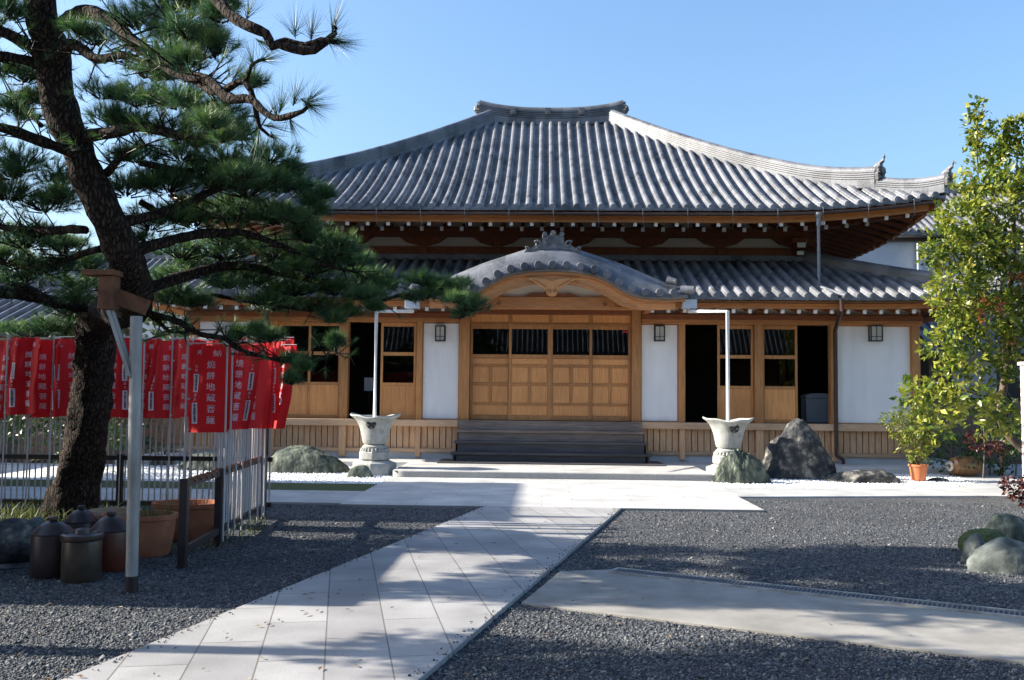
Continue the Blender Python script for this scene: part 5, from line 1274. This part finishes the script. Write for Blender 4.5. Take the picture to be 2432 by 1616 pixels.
pads = pads + [(p[0]+rp.uniform(-1,1)*p[3]*0.9, p[1]+rp.uniform(-.8,1)*p[4]*1.1, p[2]+rp.uniform(-.4,.5), p[3]*0.6, p[4]*0.6, p[5]*0.8) for p in pads if p[5] > .55]
for (px,py,Y,rx,ry,den) in pads:
    c = P3(px,py,Y); a = rx*Y/F; b = ry*Y/F; d3 = a*0.85
    n = int(den*1900*a*max(b,0.08)+34)
    u = RNG.normal(0,1,(n,3)); u /= np.linalg.norm(u,axis=1,keepdims=True); u[:,2] = np.where(u[:,2]<-0.35, -u[:,2], u[:,2])
    rr = RNG.uniform(0.25,1.25,n)[:,None]
    P = np.array(c)+u*np.array([a,d3,b])*rr
    ds = u*np.array([1,1,0.8])+np.array([0.1,0,0.6])+RNG.normal(0,0.45,(n,3)); ds /= np.linalg.norm(ds,axis=1,keepdims=True)
    near = Y < 5.9
    nn = 32
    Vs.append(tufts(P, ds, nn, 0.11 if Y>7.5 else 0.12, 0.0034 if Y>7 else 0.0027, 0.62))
    t_ = np.clip(RNG.uniform(0.0,0.55,n)+0.35*u[:,2]*rr[:,0]+0.1, 0, 1); rn.append(np.repeat(t_, nn))  # random tone per tuft, plus sunlight put into the colour towards pad tops
    for k in range(0, n, 7):
        q0 = Vector(np.array(c)*0.8+P[k]*0.2-np.array([0,0,b*0.5])); tw.tube([q0, Vector(P[k])-Vector(ds[k])*0.02], [0.008,0.004], 4, caps=False)
for k, (pts, rad) in enumerate(branches):
    p_, r_ = resample([P3(*p) for p in pts], rad, 0.10); m0 = int(len(p_)*0.28)
    for q_ in range(m0, len(p_)):
        c = np.array(p_[q_]); n = 4; off = RNG.normal(0,1,(n,3))*np.array([0.14,0.14,0.09])+np.array([0,0,0.05]); P = c+off
        ds = off/np.linalg.norm(off,axis=1,keepdims=True)+np.array([0.15,0,0.5]); ds /= np.linalg.norm(ds,axis=1,keepdims=True)
        far = c[1] > 5.75
        if not far: continue
        Vs.append(tufts(P, ds, 26, 0.11, 0.0030, 0.7)); rn.append(np.repeat(RNG.uniform(0.05,0.75,n),26))
        for w_ in range(n): tw.tube([Vector(c), Vector(P[w_])], [0.007,0.004], 4, caps=False)
# long sparse candles at the near branch tips
tips = [(800,103,5.0,(1,0,.1)),(793,95,5.0,(1,.1,-.2)),(793,62,5.0,(.3,0,1)),(740,80,5.0,(.1,0,1)),(700,75,5.0,(-.1,0,1)),(735,237,5.3,(.8,0,.6)),(728,245,5.3,(.7,0,-.5)),(700,235,5.3,(.2,0,1)),(740,250,5.3,(1,0,0)),(690,290,5.4,(.4,0,-1)),(630,142,5.5,(.9,0,.3)),(600,150,5.5,(-.3,0,1)),(650,325,5.6,(.6,0,-.9)),(615,320,5.6,(0,0,-1)),(640,300,5.6,(.9,0,-.2)),(590,30,5.1,(.2,0,1)),(620,100,5.4,(.5,0,-.3)),(560,180,5.6,(.4,0,.6)),(668,255,5.4,(.3,0,.9)),(655,270,5.4,(-.3,0,.8))]
for (px,py,Y,d) in tips:
    d = np.array(d,float); d /= np.linalg.norm(d); c = np.array(P3(px,py,Y))
    Vs.append(tufts(c[None], d[None], 64, 0.20, 0.0026, 0.62)); rn.append(np.full(64, RNG.uniform(0.02,0.3)))
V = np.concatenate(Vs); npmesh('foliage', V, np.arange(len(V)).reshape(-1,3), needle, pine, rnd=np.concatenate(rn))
tw.build('twigs', bark, pine)

# ------------------------------------------------------------------ white post and wooden cradle under the limb
pb = G(312,1407); tb_ = at(324,752,pb.y); prop = thing('branch_prop', 'tall pale metal post with wooden cradle propping up the pine limb', 'tree prop', pb)
MB().tube([(pb.x,pb.y,0.10),((pb.x+tb_.x)/2,pb.y,1.2),(tb_.x,pb.y,tb_.z)],0.048,18).build('post', galv, prop, smooth='auto')
MB().tube([(pb.x,pb.y,-0.02),(pb.x,pb.y,0.13)],[0.054,0.050],16).build('rotted_foot', black_iron, prop)
a = P3(250*K,668*K,7.6); b = P3(332*K,706*K,7.6)
MB().bar((a.x+0.05,7.60,a.z-0.05),(b.x,7.66,b.z-0.01),0.12,0.13).build('cross_beam', old_wood, prop, bevel=0.006)
a = P3(254*K,678*K,7.55); MB().box(a.x-0.065,a.x+0.065,7.47,7.59,a.z-0.13,a.z+0.14).build('cradle_block', old_wood, prop, bevel=0.006)
a = P3(238*K,631*K,7.55); MB().box(a.x-0.13,a.x+0.135,7.45,7.62,a.z-0.022,a.z+0.022).build('cap_plank', old_wood, prop, bevel=0.004)
a = P3(252*K,716*K,7.52); b = P3(304*K,868*K,pb.y); MB().bar((a.x,7.50,a.z),(b.x,pb.y-0.04,b.z),0.028,0.028).build('brace', galv, prop)
a = P3(262*K,716*K,7.6); MB().tube([(a.x,7.56,a.z),(b.x+0.01,pb.y,b.z)],0.024,8).build('brace', galv, prop)

# ------------------------------------------------------------------ leafy trees and shrubs at the right
def leaves(cs, ds, size, asp=0.45, curl=0.25):
    """leaf = 2 quads folded along midrib; cs centres, ds outward direction"""
    n = len(cs); d = ds/np.linalg.norm(ds,axis=1,keepdims=True)
    s = np.cross(d, RNG.normal(0,1,(n,3))+np.array([0,0,0.6])); s /= np.linalg.norm(s,axis=1,keepdims=True)+1e-9
    nr = np.cross(s, d); L = size*RNG.uniform(0.6,1.2,n)[:,None]; w = L*asp/2
    V = np.empty((n,6,3)); V[:,0] = cs; V[:,1] = cs+d*L*0.45+s*w+nr*w*curl; V[:,2] = cs+d*L-nr*L*0.08; V[:,3] = cs+d*L*0.45-s*w+nr*w*curl
    V[:,4] = cs+d*L*0.5; V[:,5] = cs
    F_ = np.array([(0,1,2,4),(0,4,2,3)])
    Fc = (F_[None]+np.arange(n)[:,None,None]*6).reshape(-1,4)
    return V.reshape(-1,3), Fc
def crown(name, blobs, size, m, parent, per=520, asp=0.5, sprig=5):
    Vs=[];Fs=[];rn=[];b=0
    for (c, r, den) in blobs:
        n = int(den*per*r[0]*r[2]); u = RNG.normal(0,1,(n,3)); u /= np.linalg.norm(u,axis=1,keepdims=True)
        rr = RNG.uniform(0.25,1.05,n)[:,None]**0.6; P = np.array(c)+u*np.array(r)*rr
        cen = np.repeat(P, sprig, 0); du = np.repeat(u,sprig,0)+np.array([0,0,0.2])+RNG.normal(0,0.7,(n*sprig,3))
        cen = cen+RNG.normal(0,size*0.35,(n*sprig,3))
        v, f = leaves(cen, du, size, asp); Vs.append(v); Fs.append(f+b); b += len(v)
        rn.append(np.repeat(np.clip(np.repeat(RNG.uniform(0,0.8,n),sprig)+RNG.normal(0,.12,n*sprig),0,1),2))
    return npmesh(name, np.concatenate(Vs), np.concatenate(Fs), m, parent, rnd=np.concatenate(rn))
TY = 16.8
def RB(px, py, Y, rx, rz, ry=None, den=1.0):
    c = at(px*K, py*K, Y); k = Y/F*K; return ((c.x,c.y,c.z),(rx*k,(ry or rx)*k,rz*k),den)
base = G(2330*K, 1098*K); 
tree = thing('broadleaf_tree', 'yellow green broadleaf tree with rusty leaves at the right edge of the photo', 'tree', (base.x, 17.6, 0))
tmb = MB()
tp = [(base.x,17.6,-0.05)]+[tuple(at(x*K,y*K,Y)) for x,y,Y in ((2325,1000,17.5),(2318,850,17.3),(2325,700,17.2),(2335,520,17.1),(2342,420,17.0),(2345,340,17.0))]
p_, r_ = resample(tp, [.085,.075,.065,.050,.035,.018,.006], 0.15); tmb.tube(wob(p_, r_, 0.08, 0.8), r_, 12); tmb.build('trunk', bark2, tree, smooth=True)
for (a, b, r) in (((2320,860,17.3),(2180,700,16.8),.035),((2322,760,17.2),(2190,560,16.6),.035),((2330,600,17.1),(2230,400,16.8),.03),((2320,900,17.4),(2150,880,16.9),.03),((2335,500,17.1),(2420,380,17),.02),((2330,650,17.1),(2450,560,17),.03),((2300,950,17.4),(2200,950,17),.025),((2260,420,16.9),(2245,245,16.9),.014)):
    A = at(a[0]*K,a[1]*K,a[2]); B = at(b[0]*K,b[1]*K,b[2]); M_ = (A+B)/2+Vector((0,0,-0.15)); p_, r_ = resample([A,M_,B],[r,r*.7,r*.25],0.15)
    MB().tube(wob(p_, r_, 0.12, 1.2, r*100), r_, 7).build('branch', bark2, tree, smooth=True)
blobs = [RB(2345,300,17,30,35),RB(2290,330,17,50,50,den=.9),RB(2350,380,17,70,60),RB(2260,400,16.9,45,45,den=.8),RB(2245,300,16.9,16,50,den=.8),RB(2215,440,16.8,25,25,den=.6),RB(2300,460,16.8,80,60),RB(2220,500,16.7,55,45),RB(2350,560,17,80,60),RB(2260,560,16.7,70,50),RB(2180,560,16.6,50,45,den=.9),RB(2145,585,16.5,30,22,den=.8),
 RB(2200,640,16.6,60,45),RB(2300,660,16.9,80,60),RB(2180,700,16.7,40,35,den=.8),RB(2270,740,16.9,80,50),RB(2360,740,17,50,70),RB(2200,760,16.7,50,35,den=.8),RB(2170,800,16.8,45,25,den=.7),RB(2240,830,16.9,70,35,den=.8),RB(2330,830,17,40,50,den=.6),
 RB(2430,310,17,55,60),RB(2440,450,17,60,80),RB(2440,620,17,60,80),RB(2450,760,17,50,70)]
blobs += [RB(2252,255,16.9,7,26,den=2.5)]
crown('foliage', blobs, 0.125, leaf, tree, per=700)
low_b = [RB(2110,905,16.6,45,28,den=1),RB(2160,930,16.7,60,35),RB(2230,910,16.9,60,40,den=.8),RB(2270,960,17.1,60,40,den=.7),RB(2190,870,16.9,50,30,den=.6),RB(2150,980,16.8,50,25,den=.6),RB(2340,960,17.3,40,50,den=.6)]
crown('lower_foliage', low_b, 0.15, leaf, tree, per=420)
crown('rusty_leaves', [RB(2275,705,16.4,35,14,den=1.2),RB(2345,655,16.5,14,30,den=1.2),RB(2250,740,16.4,14,10,den=1),RB(2335,800,16.5,20,9,den=1)], 0.12, leaf_rust, tree, per=260)
# stake
s0 = G(2307*K,1100*K); sx = at(2306*K,900*K,s0.y+0.1).x
props(MB().tube([(sx,s0.y+0.1,-0.05),(sx-0.01,s0.y+0.1,at(2305*K,945*K,s0.y).z+0.35)],0.045,10).build('tree_stake', wood_slat, origin=(sx,s0.y+0.1,0)), 'pale round wooden stake standing before the right-hand tree', 'stake')
# dark undergrowth behind
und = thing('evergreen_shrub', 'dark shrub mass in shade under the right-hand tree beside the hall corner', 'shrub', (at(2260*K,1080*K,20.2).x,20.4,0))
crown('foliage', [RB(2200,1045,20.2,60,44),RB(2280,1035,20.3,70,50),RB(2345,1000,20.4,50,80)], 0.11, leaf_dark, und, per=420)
mb = MB()
for k in range(6):
    x = at((2190+k*30)*K,1080*K,20.3).x; mb.tube([(x,20.3,0),(x+.05,20.3,.6),(x-.05,20.3,1.2)],[.02,.015,.008],5)
mb.build('stems', bark2, und)
# red maples
mp_ = thing('red_maple', 'dark red leaved young maple under the stake at the right', 'tree', (at(2265*K,1060*K,19.6).x,19.6,0))
crown('foliage', [RB(2262,1020,19.6,46,16,den=1.2),RB(2300,1035,19.6,40,16,den=1.2),RB(2240,1005,19.6,24,10,den=1)], 0.085, leaf_maple, mp_, per=420, asp=0.6)
x = mp_.location.x; MB().tube([(x,19.6,0),(x+.05,19.6,.7),(x+.02,19.6,1.25)],[.02,.014,.006],6).build('trunk', bark2, mp_)
q = G(2352*K,1170*K); mq = thing('red_maple', 'low purple red maple spray at the very right edge over the paving', 'tree', (q.x+0.4,q.y,0))
crown('foliage', [RB(2352,1130,q.y,34,18,den=2.2),RB(2325,1112,q.y,22,9,den=1.6),RB(2395,1120,q.y,50,28,den=1.6),RB(2362,1150,q.y,20,14,den=1.6)], 0.075, leaf_maple, mq, per=700, asp=0.6)
MB().tube([(q.x+0.4,q.y,0),(q.x+.35,q.y,.2),(q.x+.05,q.y,.38)],[.014,.01,.005],6).build('trunk', bark2, mq)
# potted shrub leaves
pt = bpy.data.objects['potted_shrub']
crown('foliage', [((PXP-0.02,PYP,0.75),(0.36,0.30,0.30),1.7),((PXP-0.22,PYP,1.08),(0.42,0.32,0.28),1.5),((PXP+0.20,PYP,0.95),(0.34,0.28,0.28),1.5),((PXP-0.42,PYP,1.20),(0.26,0.22,0.16),1.3),((PXP-0.1,PYP,1.35),(0.30,0.25,0.16),1.3),((PXP+0.0,PYP,0.45),(0.18,0.16,0.14),1.5)], 0.085, leaf, pt, per=700, asp=0.32)
# white brick pillar at the far right edge
a = at(2352*K, 900*K, 15.6)*1.0; b = at(2352*K, 840*K, 15.6); a.x = a.x*16.2/15.6
wbm = pavermat('white_brick', 0, 0.21, 0.07, (0.66,0.52,0.48), (0.72,0.62,0.58), (0.60,0.58,0.55))
pil = thing('gate_pillar', 'white and pink brick pillar cut off by the right edge', 'pillar', (a.x+0.3,15.9,0))
mb = MB()
for k in range(int(b.z/0.075)):
    j = 0.004*(k%2); mb.box(a.x+j,a.x+0.55,15.6+j,16.2,0.02+k*0.075,0.02+k*0.075+0.066)
mb.build('brickwork', mat('brick_white', (0.62,0.47,0.43), 0.85, (0.74,0.66,0.62), 2.5, coord='World', bump=0.1), pil)
MB().box(a.x+0.008,a.x+0.54,15.61,16.19,0.0,b.z-0.01).build('mortar', plaster, pil)
MB().box(a.x-0.03,a.x+0.60,15.57,16.24,b.z+0.0,b.z+0.06).build('cap', granite, pil, bevel=0.01)

# ------------------------------------------------------------------ neighbouring buildings and planting
def tiled_gable(mb_parent, x0, x1, y0, y1, ze, zr, m, name='roof'):
    """hip-free gable roof, ridge along x, rows of tile rolls"""
    mb = MB(); ym = (y0+y1)/2
    mb.prism([(y0,ze),(ym,zr),(y1,ze),(y1,ze-0.12),(ym,zr-0.14),(y0,ze-0.12)], x0, x1, plane='yz')
    n = int((x1-x0)/0.28)
    for i in range(n+1):
        x = x0+(x1-x0)*i/n
        mb.tube([(x,y0-0.02,ze+0.02),(x,ym,zr+0.02)],0.065,7); mb.tube([(x,y1+0.02,ze+0.02),(x,ym,zr+0.02)],0.065,7)
    mb.bar((x0-0.1,ym,zr+0.12),(x1+0.1,ym,zr+0.12),0.28,0.30)
    return mb.build(name, m, mb_parent)
# right neighbour, seen under the big eave
hx0 = at(1925*K,600*K,36).x
nb = thing('neighbour_building', 'pale two storey neighbour with tiled roof seen under the hall eave at right', 'building', (hx0+4,38,0))
z1 = at(2050*K,545*K,36).z
MB().box(hx0-4,hx0+9,36,42,0,z1).build('wall', wall_grey, nb)
for zz in (at(2050*K,553*K,36).z, at(2050*K,637*K,36).z): MB().box(hx0-4.1,hx0+9.1,35.85,35.99,zz-0.07,zz+0.07).build('wall_band', pipe_dark, nb)
p = at(2118*K,600*K,35.8); MB().box(p.x-0.07,p.x+0.07,35.7,35.84,0,z1-0.3).build('downpipe', steel, nb)
f_ = MB().box(p.x-2.2,p.x-0.5,35.9,35.99,z1-4.0,z1-2.6).build('window', pipe_dark, nb); MB().box(p.x-2.1,p.x-0.6,35.87,35.895,z1-3.9,z1-2.7).build('pane', glass, f_)
tiled_gable(nb, at(2085*K,520*K,35).x, hx0+9.6, 35.2, 43, z1+0.05, z1+2.3, tile)
# right rear shed / annex behind the tree
ax0 = at(2140*K,800*K,26).x
an = thing('annex', 'low dark annex with grey wall behind the right-hand tree', 'building', (ax0+4,28,0))
MB().box(ax0,ax0+10,26,31,0,2.95).build('wall', wall_brown, an)
p0, p1 = at(2195*K,820*K,25.9), at(2298*K,918*K,25.9)
MB().box(p0.x,p1.x,25.9,25.99,p1.z,2.9).build('wall_panel', wall_grey, an); MB().box(p1.x+0.02,p1.x+1.4,25.93,25.99,0.2,2.5).build('door', black_iron, an)
MB().box(p0.x-1.2,p1.x+3,24.4,24.5,0,at(2200*K,918*K,24.4).z-0.05).build('low_wall', wall_brown, an)
tiled_gable(an, ax0-0.6, ax0+10.5, 25.0, 32, 2.95, 4.6, tile)
# left neighbour roofs
e = at(250, 722, 24)
ln = thing('neighbour_house', 'low house with blue grey tiled roof at the left edge behind the pine', 'house', (e.x-6,26,0))
p = at(78*K,752*K,20); MB().box(p.x-9,p.x-0.6,20.6,25,0,p.z-0.15).build('wall', wall_brown, ln)
tiled_gable(ln, p.x-10, p.x+0.0, 19.8, 26.0, p.z-0.12, p.z+1.1, tile); MB().box(p.x-10,p.x-0.02,19.9,19.98,p.z-0.42,p.z-0.25).build('eave_board', wood_h, ln)
p = at(330*K,690*K,33)
l2 = thing('neighbour_house', 'further house with blue tiled roof glimpsed between the pine trunk and the hall', 'house', (p.x,35,0))
MB().box(p.x-4,p.x+3.2,33.5,39,0,p.z+0.1).build('wall', wall_white, l2); tiled_gable(l2, p.x-4.6, p.x+3.6, 32.8, 39.6, p.z+0.1, p.z+1.9, tile)
for k in range(3):
    f_ = MB().box(p.x-2.6+k*2,p.x-1.4+k*2,33.44,33.495,1.2,2.3).build('window', pipe_dark, l2)
# hedge and trees behind the fence
def backtree(px, py, Y, w, h, label, m, cat='tree', name='garden_tree', per=60, leafs=0.22, trunk=True, group=None):
    c = at(px*K, py*K, Y); t = thing(name, label, cat, (c.x,Y,0), group)
    bl=[]; rs = random.Random(px+py)
    for k in range(9):
        a = rs.uniform(0,6.28); r = rs.uniform(0.1,0.65); s = rs.uniform(0.35,0.6)
        bl.append(((c.x+w*r*math.cos(a),Y+w*0.6*r*math.sin(a),c.z+h*rs.uniform(-.55,.55)),(w*s,w*s*.8,h*s*0.9),1.0))
    crown('crown', bl, leafs, m, t, per=per, asp=0.6, sprig=4)
    if trunk: MB().tube([(c.x,Y,0),(c.x+.1,Y,c.z*.6),(c.x,Y,c.z+h*.4)],[.16,.11,.03],8).build('trunk', bark2, t)
    return t
backtree(395,765,30,2.2,1.2,'pale green bushy tree behind the fence, left of the hall corner',leaf_bg)
backtree(150,780,24,2.0,1.0,'pale green shrubby tree behind the pine trunk',leaf_bg)
backtree(20,790,22,1.6,0.9,'light green bush below the left neighbour roof',leaf_bg)
backtree(-40,640,34,3.0,2.2,'tall green tree at the far left behind the pine crown',leaf_bg)
backtree(250,700,40,3.2,2.4,'green tree far behind the knot of the pine trunk',leaf_bg)
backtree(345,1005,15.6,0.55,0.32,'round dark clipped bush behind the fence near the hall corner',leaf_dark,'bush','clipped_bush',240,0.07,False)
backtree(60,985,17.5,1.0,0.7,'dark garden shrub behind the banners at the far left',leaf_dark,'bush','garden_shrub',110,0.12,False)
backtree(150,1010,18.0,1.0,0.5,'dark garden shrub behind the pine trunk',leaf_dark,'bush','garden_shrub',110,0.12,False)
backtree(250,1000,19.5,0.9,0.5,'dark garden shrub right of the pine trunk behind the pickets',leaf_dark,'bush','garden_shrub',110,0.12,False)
for (px,py,d,lab,sd_) in ((400,1012,(0.30,.25,.16),'flat pale stone behind the fence near the hall corner',61),(375,1030,(0.25,.2,.14),'second flat stone behind the fence, beside the clipped bush',62),(478,1085,(0.6,.35,.30),'grey rock behind the pickets left of the side fence',63)):
    q = G(px*K,(py+45)*K if py<1050 else py*K); rock('garden_rock',(q.x,q.y,0.05),d,rock_green,lab,sd_,4,0.18)
# boundary wall closing the garden at the left and rear
for k,(x0,x1,y0,y1,h,lab) in enumerate(((-30,-9.6,29.6,29.8,1.9,'dark boundary wall behind the left garden'),(16.0,40,33,33.2,2.2,'grey boundary wall behind the right annex'),(-14.2,-14.0,4,29.5,1.9,'boundary wall along the left side of the garden'))):
    w = thing('boundary_wall', lab, 'wall', ((x0+x1)/2,(y0+y1)/2,0)); MB().box(x0,x1,y0,y1,0,h).build('wall', wall_brown, w); MB().box(x0-0.06,x1+0.06,y0-0.06,y1+0.06,h+0.003,h+0.09).build('coping', tile, w)
# wooded hill far behind
hb=[]
for k in range(46):
    a = -0.9+1.8*k/45; R0 = 150; hb.append(((R0*math.sin(a),R0*math.cos(a),random.uniform(0,2)),(6,4,random.uniform(2.5,5)),0.35))
wd_ = crown('far_trees', hb, 1.2, leaf_bg, None, per=14, asp=0.7, sprig=4); wd_['kind'] = 'stuff'
# building on the street side, behind the camera: what the door panes reflect
gt = thing('gate_hall', 'tiled gate hall behind the camera, mirrored in the door panes', 'building', (1,-11,0))
MB().box(-24,24,-15,-11,0,4.2).build('wall', wood_dark, gt); tiled_gable(gt, -25.5, 25.5, -17.5, -9.0, 4.0, 9.2, tile)
for k in range(12): MB().box(-22.6+k*4,-22.3+k*4,-10.99,-10.8,0,4.1).build('column', wood_v, gt)

# side hall just outside the left of the picture: its roof shades the banners and the near end of the paving
sh = thing('side_hall', 'low side hall beyond the left edge whose roof shades the banners', 'building', (-15,14.7,0))
MB().box(-19,-11.9,12.7,16.7,0,4.3).build('wall', plaster, sh)
for y in (12.8,14.7,16.6): MB().box(-11.88,-11.70,y-0.08,y+0.08,0,4.3).build('column', wood_v, sh)
MB().prism([(-20,4.2),(-13.1,6.55),(-11.0,4.85),(-11.0,4.7),(-13.1,6.35),(-20,4.05)], 12.15, 17.25).build('roof', tile, sh)
MB().bar((-13.1,12.1,6.6),(-13.1,17.3,6.6),0.3,0.3).build('ridge', tile, sh)
# evergreens outside the left edge
for k,(x,y,w,h,z,nb_,lab) in enumerate(((-9.4,10.2,1.1,3.4,5.0,48,'tall evergreen outside the left edge, nearest the side hall'),(-8.4,7.95,0.9,3.3,5.0,60,'tall evergreen outside the left edge beside the jars'),(-7.2,5.9,1.0,1.1,4.5,20,'thin evergreen outside the left edge nearest the camera'))):
    t = thing('evergreen_tree', lab, 'tree', (x,y,0), 'evergreens outside the left edge'); bl=[]; rs = random.Random(k+5)
    for q_ in range(nb_):
        a_ = rs.uniform(0,6.28); u_ = rs.uniform(-1,1); r_2 = rs.uniform(0.1,0.75)*(1-0.45*max(0,u_)); bl.append(((x+w*1.3*r_2*math.cos(a_), y+w*0.62*r_2*math.sin(a_), z+h*u_),(w*.5,w*.34,w*.30),1.0))
    crown('crown', bl, 0.11, leaf_dark, t, per=440); MB().tube([(x,y,0),(x+.1,y,2.5),(x,y,z+h*.8)],[.14,.1,.03],8).build('trunk', bark2, t)

# unseen shed added outside the left edge to keep the jars and planters in shade
sd_ = thing('shade_shed', 'unseen low shed added outside the left edge to shade the jars', 'shed', (-7.9,8.6,0))
MB().box(-9.2,-6.75,7.45,9.55,0,2.55).build('wall', old_wood, sd_)
MB().prism([(-9.6,2.5),(-8.0,3.45),(-6.45,2.75),(-6.45,2.65),(-8.0,3.33),(-9.6,2.38)], 7.15, 9.85).build('roof', tile, sd_)
